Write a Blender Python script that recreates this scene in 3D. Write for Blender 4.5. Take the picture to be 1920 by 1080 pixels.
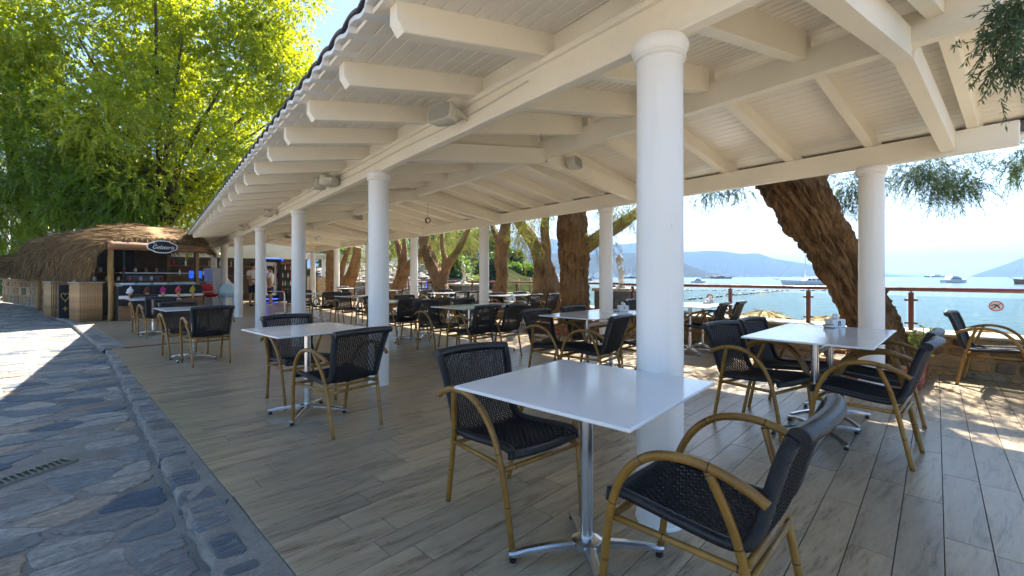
import bpy, bmesh, math, random
import numpy as np
from mathutils import Vector, Matrix, noise as mnoise
random.seed(7)
S = bpy.context.scene
for o in list(bpy.data.objects): bpy.data.objects.remove(o)
C = S.collection
R = math.radians
PI = math.pi

# ------------------------------------------------------------ camera
F, CX, CY, H = 828.0, 960.0, 518.5, 1.21          # focal length, principal column, horizon row (1920 px), eye height
TH = math.atan(670.0 / F)
cam_d = bpy.data.cameras.new('camera'); cam = bpy.data.objects.new('camera', cam_d); C.objects.link(cam)
cam_d.sensor_width = 36.0; cam_d.lens = 36.0 * F / 1920.0
cam_d.shift_y = -(540.0 - CY) / 1920.0
cam_d.clip_start = 0.02; cam_d.clip_end = 40000
cam.location = (0, 0, H); cam.rotation_euler = (PI / 2, 0, -TH)
S.camera = cam
def P(px, py, z=0.0):                              # where the sight line of a pixel meets height z
    Z = F * (H - z) / (py - CY); X = (px - CX) / F * Z
    return (X * math.cos(TH) + Z * math.sin(TH), -X * math.sin(TH) + Z * math.cos(TH))
def D(px, Z):                                      # ground point on a pixel column at depth Z
    X = (px - CX) / F * Z
    return (X * math.cos(TH) + Z * math.sin(TH), -X * math.sin(TH) + Z * math.cos(TH))
def YX(px, X):                                     # Y of a pixel column on the plane x = X
    a = (px - CX) / F
    return X * (-a * math.sin(TH) + math.cos(TH)) / (a * math.cos(TH) + math.sin(TH))
def depth(x, y): return x * math.sin(TH) + y * math.cos(TH)
def ZP(py, Z): return H - (py - CY) * Z / F        # height of a pixel row at depth Z

# ------------------------------------------------------------ sky, sun, exposure
SUN = Vector((0.77, 0.437, 1.0)).normalized()
W = bpy.data.worlds.new('World'); S.world = W; W.use_nodes = True
nt = W.node_tree; nt.nodes.clear()
sky = nt.nodes.new('ShaderNodeTexSky'); sky.sky_type = 'NISHITA'; sky.sun_disc = False
sky.sun_elevation = math.asin(SUN.z); sky.sun_rotation = math.atan2(SUN.x, SUN.y)
sky.air_density = 1.0; sky.dust_density = 0.9; sky.ozone_density = 1.6
bg = nt.nodes.new('ShaderNodeBackground'); bg.inputs[1].default_value = 0.05
wo = nt.nodes.new('ShaderNodeOutputWorld')
nt.links.new(sky.outputs[0], bg.inputs[0]); nt.links.new(bg.outputs[0], wo.inputs[0])
sl = bpy.data.lights.new('sun', 'SUN'); sl.energy = 5.0; sl.angle = R(0.5); sl.color = (1.0, 0.93, 0.82)
so = bpy.data.objects.new('sun', sl); C.objects.link(so); so.location = SUN * 60
so.rotation_euler = SUN.to_track_quat('Z', 'Y').to_euler()
S.view_settings.view_transform = 'Standard'; S.view_settings.look = 'None'
S.view_settings.exposure = 2.45; S.view_settings.gamma = 1.0
S.render.engine = 'CYCLES'
S.cycles.max_bounces = 7; S.cycles.diffuse_bounces = 5; S.cycles.glossy_bounces = 3; S.cycles.transparent_max_bounces = 28
S.cycles.use_adaptive_sampling = True; S.cycles.adaptive_threshold = 0.02

# ------------------------------------------------------------ mesh helpers
class MB:
    def __init__(s): s.v = []; s.f = []; s.uv = []; s.sm = []
    def add(s, vs, fs, smooth=False, uvs=None):
        b = len(s.v); s.v += [tuple(p) for p in vs]
        for k, f in enumerate(fs):
            s.f.append(tuple(i + b for i in f)); s.sm.append(smooth)
            s.uv.append(uvs[k] if uvs else None)
        return s
    def box(s, x0, x1, y0, y1, z0, z1, bev=0.0):
        if bev <= 0:
            vs = [(x, y, z) for z in (z0, z1) for y in (y0, y1) for x in (x0, x1)]
            return s.add(vs, [(0, 2, 3, 1), (4, 5, 7, 6), (0, 1, 5, 4), (2, 6, 7, 3), (0, 4, 6, 2), (1, 3, 7, 5)])
        b = min(bev, (x1 - x0) * .45, (y1 - y0) * .45, (z1 - z0) * .45)
        rings = []
        for z, e in ((z0, b), (z0 + b, 0), (z1 - b, 0), (z1, b)):
            rings.append([(x0 + e + b, y0 + e, z), (x1 - e - b, y0 + e, z), (x1 - e, y0 + e + b, z), (x1 - e, y1 - e - b, z),
                          (x1 - e - b, y1 - e, z), (x0 + e + b, y1 - e, z), (x0 + e, y1 - e - b, z), (x0 + e, y0 + e + b, z)])
        return s.loft(rings, True, True)
    def loft(s, rings, cap0=False, cap1=False, smooth=False, closed=True):
        n = len(rings[0]); vs = [p for r in rings for p in r]; fs = []
        for i in range(len(rings) - 1):
            for j in range(n if closed else n - 1):
                k = (j + 1) % n
                fs.append((i * n + j, i * n + k, (i + 1) * n + k, (i + 1) * n + j))
        s.add(vs, fs, smooth)
        b = len(s.v) - len(vs)
        if cap0: s.f.append(tuple(b + j for j in range(n - 1, -1, -1))); s.sm.append(False); s.uv.append(None)
        if cap1: s.f.append(tuple(b + (len(rings) - 1) * n + j for j in range(n))); s.sm.append(False); s.uv.append(None)
        return s
    def obox(s, a, b, w, h, up=(0, 0, 1), shift=0.0):      # bar from a to b, w wide, h deep (centre line)
        a = Vector(a); b = Vector(b); d = (b - a).normalized(); u = Vector(up)
        r = d.cross(u).normalized(); u = r.cross(d).normalized()
        q = [[p + r * (w / 2 * sx) + u * (h / 2 * sz + shift) for sx, sz in ((-1, -1), (1, -1), (1, 1), (-1, 1))] for p in (a, b)]
        return s.loft(q, True, True)
    def tube(s, pts, rad, n=8, cap=True, smooth=True, sy=1.0, up=None):
        pts = [Vector(p) for p in pts]; m = len(pts)
        rr = rad if isinstance(rad, (list, tuple)) else [rad] * m
        t0 = (pts[1] - pts[0]).normalized()
        u = Vector(up) if up else (Vector((0, 0, 1)) if abs(t0.z) < .9 else Vector((1, 0, 0)))
        rings = []; L = 0.0; Ls = []
        for i, p in enumerate(pts):
            t = (pts[min(i + 1, m - 1)] - pts[max(i - 1, 0)]).normalized()
            u = (u - t * u.dot(t)); u = u.normalized() if u.length > 1e-6 else Vector((1, 0, 0))
            b = t.cross(u)
            if i: L += (p - pts[i - 1]).length
            Ls.append(L)
            rings.append([p + (u * math.cos(a) * sy + b * math.sin(a)) * rr[i] for a in (2 * PI * k / n for k in range(n))])
        vs = [q for r in rings for q in r]; fs = []; uvs = []
        for i in range(m - 1):
            for j in range(n):
                k = (j + 1) % n
                fs.append((i * n + j, i * n + k, (i + 1) * n + k, (i + 1) * n + j))
                uvs.append(((Ls[i], j / n), (Ls[i], (j + 1) / n), (Ls[i + 1], (j + 1) / n), (Ls[i + 1], j / n)))
        s.add(vs, fs, smooth, uvs); b0 = len(s.v) - len(vs)
        if cap:
            s.f.append(tuple(b0 + j for j in range(n - 1, -1, -1))); s.sm.append(False); s.uv.append(None)
            s.f.append(tuple(b0 + (m - 1) * n + j for j in range(n))); s.sm.append(False); s.uv.append(None)
        return s
    def lathe(s, prof, n=24, c=(0, 0, 0), smooth=True, cap=True):
        rings = [[(c[0] + r * math.cos(2 * PI * k / n), c[1] + r * math.sin(2 * PI * k / n), c[2] + z) for k in range(n)] for r, z in prof]
        return s.loft(rings, cap, cap, smooth)
    def ball(s, c, r, n=10, m=7, sc=(1, 1, 1)):
        pr = [(max(1e-4, math.sin(PI * i / m)) , -math.cos(PI * i / m)) for i in range(m + 1)]
        rings = [[(c[0] + r * sc[0] * q * math.cos(2 * PI * k / n), c[1] + r * sc[1] * q * math.sin(2 * PI * k / n), c[2] + r * sc[2] * z) for k in range(n)] for q, z in pr]
        return s.loft(rings, True, True, True)
    def prism(s, poly, z0, z1):
        n = len(poly)
        return s.loft([[(x, y, z0) for x, y in poly], [(x, y, z1) for x, y in poly]], True, True)
    def mesh(s, name, mat=None, sharp=None):
        me = bpy.data.meshes.new(name); me.from_pydata(s.v, [], s.f)
        me.polygons.foreach_set('use_smooth', s.sm)
        if any(u is not None for u in s.uv):
            lay = me.uv_layers.new(name='UVMap'); data = []
            for f, u in zip(s.f, s.uv):
                for k in range(len(f)): data += (u[k] if u else (0.0, 0.0))
            lay.data.foreach_set('uv', data)
        if mat: me.materials.append(mat)
        me.validate(); me.update()
        if sharp: me.set_sharp_from_angle(angle=R(sharp))
        return me
def link(name, data, parent=None, loc=(0, 0, 0), rz=0.0):
    o = bpy.data.objects.new(name, data); C.objects.link(o)
    o.location = loc; o.rotation_euler = (0, 0, rz)
    if parent: o.parent = parent
    return o
def obj(name, mb, mat, parent=None, loc=(0, 0, 0), rz=0.0, sharp=None):
    return link(name, mb.mesh(name, mat, sharp), parent, loc, rz)
def tag(o, label=None, cat=None, group=None, kind=None):
    if label: o['label'] = label
    if cat: o['category'] = cat
    if group: o['group'] = group
    if kind: o['kind'] = kind
    return o
def thing(name, label, cat, loc=(0, 0, 0), rz=0.0, group=None):
    return tag(link(name, None, None, loc, rz), label, cat, group)
def dup(root, loc, rz, label=None, group=None):
    r = root.copy(); C.objects.link(r); r.location = loc; r.rotation_euler = (0, 0, rz)
    if label: r['label'] = label
    if group: r['group'] = group
    def rec(src, dst):
        for ch in list(src.children):
            c = ch.copy(); C.objects.link(c); c.parent = dst; rec(ch, c)
    rec(root, r)
    return r
def spline(pts, n=6):
    pts = [Vector(p) for p in pts]; out = []
    for i in range(len(pts) - 1):
        p0, p1, p2, p3 = pts[max(i - 1, 0)], pts[i], pts[i + 1], pts[min(i + 2, len(pts) - 1)]
        for k in range(n):
            t = k / n
            out.append(0.5 * ((2 * p1) + (p2 - p0) * t + (2 * p0 - 5 * p1 + 4 * p2 - p3) * t * t + (3 * p1 - p0 - 3 * p2 + p3) * t ** 3))
    out.append(pts[-1]); return out
def lerp1(vals, n):
    out = []
    for i in range(len(vals) - 1):
        for k in range(n): out.append(vals[i] + (vals[i + 1] - vals[i]) * k / n)
    return out + [vals[-1]]
def clip(poly, a, b, c):                            # keep a*x + b*y <= c
    out = []
    for i in range(len(poly)):
        p, q = poly[i], poly[(i + 1) % len(poly)]
        dp = a * p[0] + b * p[1] - c; dq = a * q[0] + b * q[1] - c
        if dp <= 0: out.append(p)
        if dp * dq < 0:
            t = dp / (dp - dq); out.append((p[0] + (q[0] - p[0]) * t, p[1] + (q[1] - p[1]) * t))
    return out
def area(poly): return .5 * sum(poly[i][0] * poly[(i + 1) % len(poly)][1] - poly[(i + 1) % len(poly)][0] * poly[i][1] for i in range(len(poly)))
def text_mesh(name, body, size, mat, shear=0.0, extrude=0.002, align='CENTER', spacing=1.0):
    cu = bpy.data.curves.new(name + '_curve', 'FONT'); cu.body = body; cu.size = size; cu.shear = shear
    cu.extrude = extrude; cu.align_x = align; cu.align_y = 'CENTER'; cu.resolution_u = 3; cu.space_character = spacing
    t = bpy.data.objects.new(name + '_tmp', cu); C.objects.link(t)
    dg = bpy.context.evaluated_depsgraph_get(); dg.update()
    me = bpy.data.meshes.new_from_object(t.evaluated_get(dg)); bpy.data.objects.remove(t); bpy.data.curves.remove(cu)
    me.name = name; me.materials.clear(); me.materials.append(mat)
    return me

# ------------------------------------------------------------ materials
class NB:
    def __init__(s, name):
        s.m = bpy.data.materials.new(name); s.m.use_nodes = True; s.t = s.m.node_tree; s.t.nodes.clear()
        s.out = s.t.nodes.new('ShaderNodeOutputMaterial')
    def n(s, typ, **kw):
        x = s.t.nodes.new('ShaderNode' + typ)
        for k, v in kw.items():
            if k.startswith('i_'):
                key = k[2:]; x.inputs[int(key) if key.isdigit() else key.replace('_', ' ')].default_value = v
            else: setattr(x, k, v)
        return x
    def l(s, a, b): s.t.links.new(a, b)
    def bsdf(s, col=None, rough=.5, metal=0.0, spec=.5, **kw):
        b = s.n('BsdfPrincipled'); b.inputs['Roughness'].default_value = rough; b.inputs['Metallic'].default_value = metal
        b.inputs['Specular IOR Level'].default_value = spec
        if col is not None:
            if hasattr(col, 'is_output'): s.l(col, b.inputs['Base Color'])
            else: b.inputs['Base Color'].default_value = (*col, 1)
        s.b = b; s.l(b.outputs[0], s.out.inputs[0]); return b
    def coord(s, kind='Object', scale=(1, 1, 1), rot=(0, 0, 0)):
        c = s.n('TexCoord'); mp = s.n('Mapping'); s.l(c.outputs[kind], mp.inputs[0])
        mp.inputs['Scale'].default_value = scale; mp.inputs['Rotation'].default_value = rot
        return mp.outputs[0]
    def noise(s, vec, scale=5.0, detail=4.0, rough=.55, dist=0.0):
        x = s.n('TexNoise'); x.inputs['Scale'].default_value = scale; x.inputs['Detail'].default_value = detail
        x.inputs['Roughness'].default_value = rough; x.inputs['Distortion'].default_value = dist
        if vec: s.l(vec, x.inputs['Vector'])
        return x.outputs['Fac']
    def ramp(s, fac, stops):
        x = s.n('ValToRGB'); e = x.color_ramp.elements
        while len(e) < len(stops): e.new(.5)
        for k, (p, c) in enumerate(stops): e[k].position = p; e[k].color = (*c, 1)
        s.l(fac, x.inputs[0]); return x.outputs[0]
    def math(s, op, a, b=None, c=None):
        x = s.n('Math', operation=op)
        for i, q in enumerate((a, b, c)):
            if q is None: continue
            if hasattr(q, 'is_output'): s.l(q, x.inputs[i])
            else: x.inputs[i].default_value = q
        return x.outputs[0]
    def mix(s, fac, a, b, mode='MIX'):
        x = s.n('MixRGB', blend_type=mode)
        for i, q in enumerate((fac, a, b)):
            if hasattr(q, 'is_output'): s.l(q, x.inputs[i])
            elif i == 0: x.inputs[0].default_value = q
            else: x.inputs[i].default_value = (*q, 1)
        return x.outputs[0]
    def bump(s, h, strength=.3, dist=.01):
        x = s.n('Bump'); x.inputs['Strength'].default_value = strength; x.inputs['Distance'].default_value = dist
        s.l(h, x.inputs['Height']); s.l(x.outputs[0], s.b.inputs['Normal']); return x
def M_plain(name, col, rough=.5, metal=0.0, var=.12, scale=6.0, bump=0.0, spec=.5):
    b = NB(name); v = b.coord(); f = b.noise(v, scale, 5)
    c = b.ramp(f, [(.3, tuple(max(0, x * (1 - var)) for x in col)), (.7, tuple(min(1, x * (1 + var)) for x in col))])
    b.bsdf(c, rough, metal, spec)
    if bump: b.bump(b.noise(v, scale * 6, 4), bump, .01)
    return b.m
M = {}
def island_random(b):
    o = b.n('ObjectInfo').outputs['Random']; g = b.n('NewGeometry').outputs['Random Per Island']
    return b.math('FRACT', b.math('ADD', o, b.math('MULTIPLY', g, 7.31)))
def mk_paint(name, col, rough):
    b = NB(name); v = b.coord(); f = b.noise(v, 1.3, 4); g = b.noise(v, 22, 5, .7)
    c = b.ramp(b.math('ADD', b.math('MULTIPLY', f, .7), b.math('MULTIPLY', g, .3)),
               [(.3, tuple(x * .90 for x in col)), (.62, col), (.8, tuple(min(1, x * 1.03) for x in col))])
    b.bsdf(c, rough); b.l(b.math('MULTIPLY_ADD', g, .25, rough - .12), b.b.inputs['Roughness'])
    b.bump(b.noise(b.coord('Object', (1, 1, 1)), 55, 3), .06, .004); return b.m
M['paint'] = mk_paint('cream_white_paint', (.84, .785, .66), .42)
def mk_column():
    b = NB('column_paint'); v = b.coord(); f = b.noise(v, 1.1, 4); st = b.noise(b.coord('Object', (5, 5, .35)), 2.0, 6, .65); sc = b.noise(b.coord('Object', (1, 1, .5)), 13, 5, .65); g = b.noise(v, 40, 4)
    c = b.mix(b.ramp(st, [(.52, (0, 0, 0)), (.75, (.30, .30, .30))]), b.ramp(f, [(.3, (.77, .75, .71)), (.7, (.82, .80, .765))]), (.62, .57, .49))
    c = b.mix(b.ramp(sc, [(.70, (0, 0, 0)), (.74, (.4, .4, .4))]), c, (.52, .49, .44))
    b.bsdf(c, .38); b.l(b.math('MULTIPLY_ADD', st, .3, .24), b.b.inputs['Roughness']); b.bump(b.math('ADD', b.math('MULTIPLY', g, .4), sc), .10, .004); return b.m
M['column'] = mk_column()
M['board'] = mk_paint('ceiling_paint', (.80, .755, .675), .34)
def mk_floor():
    b = NB('wood_look_tile'); rnd = b.n('ObjectInfo').outputs['Random']; isl = island_random(b)
    c = b.n('TexCoord'); mp = b.n('Mapping'); b.l(c.outputs['Object'], mp.inputs[0])
    mp.inputs['Rotation'].default_value = (0, 0, -R(7.15)); mp.inputs['Scale'].default_value = (1, 7, 1)
    cmb = b.n('CombineXYZ'); b.l(b.math('MULTIPLY', isl, 37.0), cmb.inputs[0]); b.l(b.math('MULTIPLY', isl, 91.0), cmb.inputs[1])
    va = b.n('VectorMath', operation='ADD'); b.l(mp.outputs[0], va.inputs[0]); b.l(cmb.outputs[0], va.inputs[1]); v = va.outputs[0]
    f1 = b.noise(v, 1.9, 8, .66, 1.1); f2 = b.noise(v, 9, 6, .7, .3); f3 = b.noise(c.outputs['Object'], .9, 3)
    s = b.math('ADD', b.math('MULTIPLY', f1, .62), b.math('MULTIPLY', f2, .38))
    col = b.ramp(s, [(.31, (.075, .052, .032)), (.40, (.20, .152, .096)), (.48, (.355, .282, .185)), (.66, (.48, .392, .27))])
    tint = b.ramp(isl, [(0, (.80, .80, .82)), (.5, (1, .97, .93)), (1, (1.12, 1.08, 1.02))])
    col = b.mix(1.0, col, tint, 'MULTIPLY')
    col = b.mix(b.math('MULTIPLY', f3, .25), col, (.20, .18, .155))
    b.bsdf(col, .36, 0, .5)
    b.l(b.math('MULTIPLY_ADD', f2, .22, .20), b.b.inputs['Roughness'])
    b.bump(f2, .22, .004); return b.m
M['floor'] = mk_floor()
M['grout'] = M_plain('grout', (.15, .13, .105), .9, 0, .2, 20)
def mk_slate(name, stops, rough=.6):
    b = NB(name); isl = island_random(b); c = b.n('TexCoord').outputs['Object']
    base = b.ramp(isl, stops)
    mp = b.coord('Object', (1, 3.2, 1), (0, 0, R(-28)))
    g = b.noise(mp, 5.5, 10, .74, 1.6); h = b.noise(c, 34, 6, .75); k = b.noise(c, 2.2, 4)
    col = b.mix(1.0, base, b.ramp(g, [(.26, (.30, .30, .33)), (.45, (.8, .8, .8)), (.56, (1.1, 1.1, 1.08)), (.74, (1.7, 1.62, 1.5))]), 'MULTIPLY')
    col = b.mix(1.0, col, b.ramp(h, [(.3, (.6, .6, .6)), (.5, (1, 1, 1)), (.7, (1.25, 1.25, 1.22))]), 'MULTIPLY')
    col = b.mix(b.math('MULTIPLY', b.ramp(b.noise(c, 2.6, 8, .7), [(.52, (0, 0, 0)), (.62, (1, 1, 1))]), .55), col, (.17, .165, .155))
    col = b.mix(b.math('MULTIPLY', b.math('GREATER_THAN', b.noise(c, 3.1, 5, .6), .66), .35), col, (.27, .19, .11))
    b.bsdf(col, rough); b.l(b.math('MULTIPLY_ADD', h, .4, .38), b.b.inputs['Roughness'])
    hh = b.math('ADD', b.math('MULTIPLY', g, .8), b.math('MULTIPLY', h, .4)); b.bump(hh, .9, .03); return b.m
SL = [(0, (.075, .105, .15)), (.12, (.14, .165, .20)), (.25, (.24, .245, .245)), (.38, (.34, .32, .285)), (.50, (.44, .41, .36)),
      (.62, (.16, .16, .16)), (.72, (.37, .275, .19)), (.82, (.20, .21, .22)), (.9, (.40, .32, .24)), (1, (.45, .42, .38))]
M['slate'] = mk_slate('slate_flagstone', SL)
M['kerbstone'] = mk_slate('kerb_slate', [(0, (.10, .125, .16)), (.3, (.18, .19, .20)), (.55, (.29, .28, .26)), (.75, (.15, .14, .125)), (.9, (.28, .19, .115)), (1, (.36, .34, .31))], .75)
def mk_mortar(name='mortar', k=1.0):
    b = NB(name); v = b.coord(); f = b.noise(v, 2.5, 8, .7); g = b.noise(v, 60, 5, .75)
    c = b.ramp(b.math('ADD', b.math('MULTIPLY', f, .6), b.math('MULTIPLY', g, .4)), [(.3, (.058 * k, .052 * k, .045 * k)), (.5, (.118 * k, .106 * k, .09 * k)), (.7, (.19 * k, .172 * k, .148 * k))])
    b.bsdf(c, .92); b.bump(b.math('ADD', f, g), .8, .01); return b.m
M['mortar'] = mk_mortar('mortar', 2.0)
M['kerbconcrete'] = mk_mortar('kerb_concrete', 2.1)
M['soil'] = M_plain('dry_ground', (.20, .17, .13), .95, 0, .3, 3, .6)
def mk_bamboo():
    b = NB('bamboo'); u = b.n('UVMap').outputs[0]; sep = b.n('SeparateXYZ'); b.l(u, sep.inputs[0])
    mp = b.n('Mapping'); b.l(u, mp.inputs[0]); mp.inputs['Scale'].default_value = (2.2, 9, 1)
    g = b.noise(mp.outputs[0], 5, 6, .7); o = b.n('ObjectInfo').outputs['Random']
    k = b.noise(b.coord(), 7, 4)
    col = b.ramp(b.math('ADD', b.math('MULTIPLY', g, .55), b.math('MULTIPLY', k, .45)), [(.28, (.085, .038, .007)), (.48, (.23, .115, .017)), (.60, (.33, .175, .030)), (.75, (.42, .245, .058))])
    m = b.math('PINGPONG', b.math('ADD', sep.outputs[0], .04), .115)
    ring = b.math('LESS_THAN', m, .0022)
    col = b.mix(ring, col, (.03, .015, .006))
    col = b.mix(b.math('GREATER_THAN', b.noise(b.coord(), 38, 3, .6), .73), col, (.48, .35, .19))
    b.bsdf(col, .32); b.bump(b.math('ADD', g, b.math('MULTIPLY', ring, -1.0)), .25, .004); return b.m
M['bamboo'] = mk_bamboo()
def mk_wicker():
    b = NB('black_wicker'); u = b.n('UVMap').outputs[0]; sep = b.n('SeparateXYZ'); b.l(u, sep.inputs[0])
    f = b.noise(b.coord(), 30, 4)
    b.bsdf(b.ramp(f, [(.3, (.006, .006, .008)), (.7, (.02, .02, .024))]), .34)
    w = b.math('SINE', b.math('MULTIPLY', sep.outputs[0], 950.0)); b.bump(w, .5, .003); return b.m
M['wicker'] = mk_wicker()
M['cord'] = M_plain('wicker_cord', (.012, .012, .015), .38, 0, .4, 40)
def mk_table():
    b = NB('white_laminate'); v = b.coord(); f = b.noise(v, 2, 5); g = b.noise(v, 60, 4)
    b.bsdf(b.ramp(f, [(.3, (.66, .69, .71)), (.7, (.75, .77, .78))]), .16, 0, .6)
    b.l(b.math('MULTIPLY_ADD', f, .14, .07), b.b.inputs['Roughness']); b.bump(b.noise(v, 9, 2), .015, .01); return b.m
M['table'] = mk_table()
M['alu'] = M_plain('cast_aluminium', (.62, .63, .64), .24, 1.0, .12, 9, .05)
M['steel'] = M_plain('brushed_steel', (.55, .56, .57), .3, 1.0, .1, 12)
M['black'] = M_plain('black_plastic', (.012, .012, .013), .45, 0, .2, 12)
M['darkmetal'] = M_plain('dark_metal', (.04, .04, .045), .5, .6, .2, 12)
M['speaker'] = M_plain('speaker_shell', (.55, .53, .45), .5, 0, .06, 10)
M['grille'] = M_plain('speaker_grille', (.33, .33, .29), .6, 0, .08, 60, .3)
M['rooftile'] = M_plain('dark_roof_tile', (.07, .07, .075), .8, 0, .35, 9, .4)
M['railred'] = M_plain('red_brown_rail', (.17, .045, .022), .4, 0, .15, 14)
M['brass'] = M_plain('clamp_metal', (.22, .17, .10), .4, .8, .2, 14)
def mk_glass(name, tint, ior=1.45, rough=.0):
    b = NB(name); t = b.n('BsdfTransparent'); t.inputs[0].default_value = (*tint, 1)
    g = b.n('BsdfGlossy'); g.inputs[1].default_value = rough; fr = b.n('Fresnel')
    bf = b.n('NewGeometry').outputs['Backfacing']; b.l(b.math('MULTIPLY_ADD', bf, 1 / ior - ior, ior), fr.inputs[0])
    mx = b.n('MixShader'); b.l(fr.outputs[0], mx.inputs[0]); b.l(t.outputs[0], mx.inputs[1]); b.l(g.outputs[0], mx.inputs[2])
    b.l(mx.outputs[0], b.out.inputs[0]); return b.m
M['glass'] = mk_glass('balustrade_glass', (.86, .915, .89))
M['clearglass'] = mk_glass('clear_glass', (.93, .96, .96))
def mk_bark(name, stops, sc=1.0):
    b = NB(name); v = b.coord('Object', (1, 1, .26)); f = b.noise(v, 15 * sc, 9, .74, 1.4); g = b.noise(b.coord(), 2.0, 4); h = b.noise(b.coord('Object', (1, 1, .4)), 40 * sc, 4, .7)
    c = b.ramp(b.math('ADD', b.math('MULTIPLY', f, .65), b.math('MULTIPLY', g, .35)), stops)
    b.bsdf(c, .9); b.bump(b.math('ADD', f, b.math('MULTIPLY', h, .5)), 1.0, .09); return b.m
M['bark'] = mk_bark('tamarisk_bark', [(.32, (.034, .020, .012)), (.41, (.16, .088, .042)), (.52, (.36, .195, .08)), (.70, (.48, .31, .165))])
M['bark2'] = mk_bark('brown_bark', [(.3, (.03, .022, .015)), (.5, (.09, .06, .04)), (.75, (.19, .14, .1))])
def mk_leaf(name, stops, trans=.5, tr_col=(.45, .5, .04)):
    b = NB(name); isl = b.n('NewGeometry').outputs['Random Per Island']; g = b.noise(b.coord(), .55, 3)
    c = b.ramp(b.math('ADD', b.math('MULTIPLY', isl, .5), b.math('MULTIPLY', g, .5)), stops)
    d = b.n('BsdfDiffuse'); b.l(c, d.inputs[0]); t = b.n('BsdfTranslucent'); b.l(b.mix(.7, c, tr_col), t.inputs[0])
    gl = b.n('BsdfGlossy'); gl.inputs[0].default_value = (.9, .95, 1, 1); gl.inputs[1].default_value = .45
    m1 = b.n('MixShader'); m1.inputs[0].default_value = trans; b.l(d.outputs[0], m1.inputs[1]); b.l(t.outputs[0], m1.inputs[2])
    m2 = b.n('MixShader'); m2.inputs[0].default_value = .04; b.l(m1.outputs[0], m2.inputs[1]); b.l(gl.outputs[0], m2.inputs[2])
    b.l(m2.outputs[0], b.out.inputs[0]); return b.m
M['leaf_bright'] = mk_leaf('bright_leaf', [(.3, (.05, .14, .004)), (.5, (.13, .25, .006)), (.7, (.30, .34, .008))], .64, (.66, .68, .006))
M['leaf_dark'] = mk_leaf('dark_leaf', [(.3, (.025, .085, .012)), (.55, (.05, .13, .015)), (.75, (.10, .19, .02))], .45, (.22, .38, .02))
M['leaf_mid'] = mk_leaf('mid_leaf', [(.3, (.04, .13, .006)), (.55, (.10, .22, .010)), (.75, (.18, .29, .012))], .58, (.45, .58, .010))
M['leaf_tam'] = mk_leaf('tamarisk_leaf', [(.3, (.055, .085, .03)), (.5, (.10, .125, .035)), (.7, (.19, .18, .045))], .45, (.42, .40, .06))
M['leaf_sea'] = mk_leaf('grey_green_leaf', [(.3, (.03, .065, .045)), (.55, (.055, .10, .06)), (.75, (.12, .15, .06))], .35, (.2, .28, .06))
M['leaf_pine'] = mk_leaf('pine_leaf', [(.3, (.02, .055, .018)), (.6, (.045, .095, .028)), (.8, (.08, .13, .04))], .3, (.12, .25, .04))
M['leaf_palm'] = mk_leaf('palm_leaf', [(.3, (.05, .11, .02)), (.6, (.10, .17, .03)), (.8, (.22, .22, .06))], .4, (.35, .42, .05))
def mk_thatch():
    b = NB('thatch'); isl = b.n('NewGeometry').outputs['Random Per Island']; g = b.noise(b.coord(), 2.5, 4)
    c = b.ramp(b.math('ADD', b.math('MULTIPLY', isl, .6), b.math('MULTIPLY', g, .4)), [(.15, (.04, .024, .012)), (.4, (.14, .083, .034)), (.6, (.27, .165, .066)), (.85, (.42, .29, .135))])
    b.bsdf(c, .9); return b.m
M['thatch'] = mk_thatch()
def mk_wood(name, a, c2, scale=1.0, axis=(1, 8, 8), rough=.55):
    b = NB(name); v = b.coord('Object', axis); f = b.noise(v, 2.2 * scale, 8, .65, .9)
    b.bsdf(b.ramp(f, [(.3, a), (.5, tuple((x + y) / 2 for x, y in zip(a, c2))), (.68, c2)]), rough); b.bump(f, .25, .01); return b.m
M['wood'] = mk_wood('oak_panel', (.12, .055, .025), (.36, .19, .085))
M['woodpost'] = mk_wood('wooden_post', (.15, .075, .02), (.42, .24, .07), 1.0, (8, 8, 1))
M['cane'] = M_plain('dry_cane', (.46, .265, .115), .75, 0, .35, 5, .3)
def mk_stone(name, stops):
    b = NB(name); isl = island_random(b); c = b.n('TexCoord').outputs['Object']
    f = b.noise(c, 7, 7, .68, .6); g = b.noise(c, 45, 4, .7)
    col = b.mix(1.0, b.ramp(isl, stops), b.ramp(f, [(.28, (.42, .40, .38)), (.5, (1, 1, 1)), (.72, (1.4, 1.36, 1.28))]), 'MULTIPLY')
    b.bsdf(col, .88); b.bump(b.math('ADD', f, b.math('MULTIPLY', g, .4)), .8, .025); return b.m
M['wallstone'] = mk_stone('wall_stone', [(0, (.24, .14, .06)), (.25, (.40, .25, .11)), (.45, (.10, .085, .07)), (.6, (.33, .22, .11)), (.8, (.26, .21, .14)), (1, (.46, .32, .16))])
M['greystone'] = mk_stone('grey_rubble', [(0, (.10, .10, .10)), (.4, (.16, .155, .15)), (.7, (.13, .115, .10)), (1, (.22, .20, .18))])
M['wallmortar'] = M_plain('wall_mortar', (.36, .25, .13), .95, 0, .3, 8, .6)
M['coping'] = M_plain('pale_coping', (.42, .38, .31), .85, 0, .25, 7, .4)
def mk_brick():
    b = NB('red_brick'); isl = island_random(b); f = b.noise(b.coord(), 25, 5)
    c = b.mix(1.0, b.ramp(isl, [(0, (.26, .06, .035)), (.5, (.36, .09, .05)), (1, (.42, .14, .08))]), b.ramp(f, [(.3, (.7, .7, .7)), (.7, (1.2, 1.2, 1.2))]), 'MULTIPLY')
    b.bsdf(c, .85); b.bump(f, .4, .01); return b.m
M['brick'] = mk_brick()
M['statue'] = M_plain('weathered_white_stone', (.55, .51, .44), .8, 0, .25, 14, .4)
M['white'] = M_plain('white_enamel', (.76, .77, .77), .35, 0, .05, 5)
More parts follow.
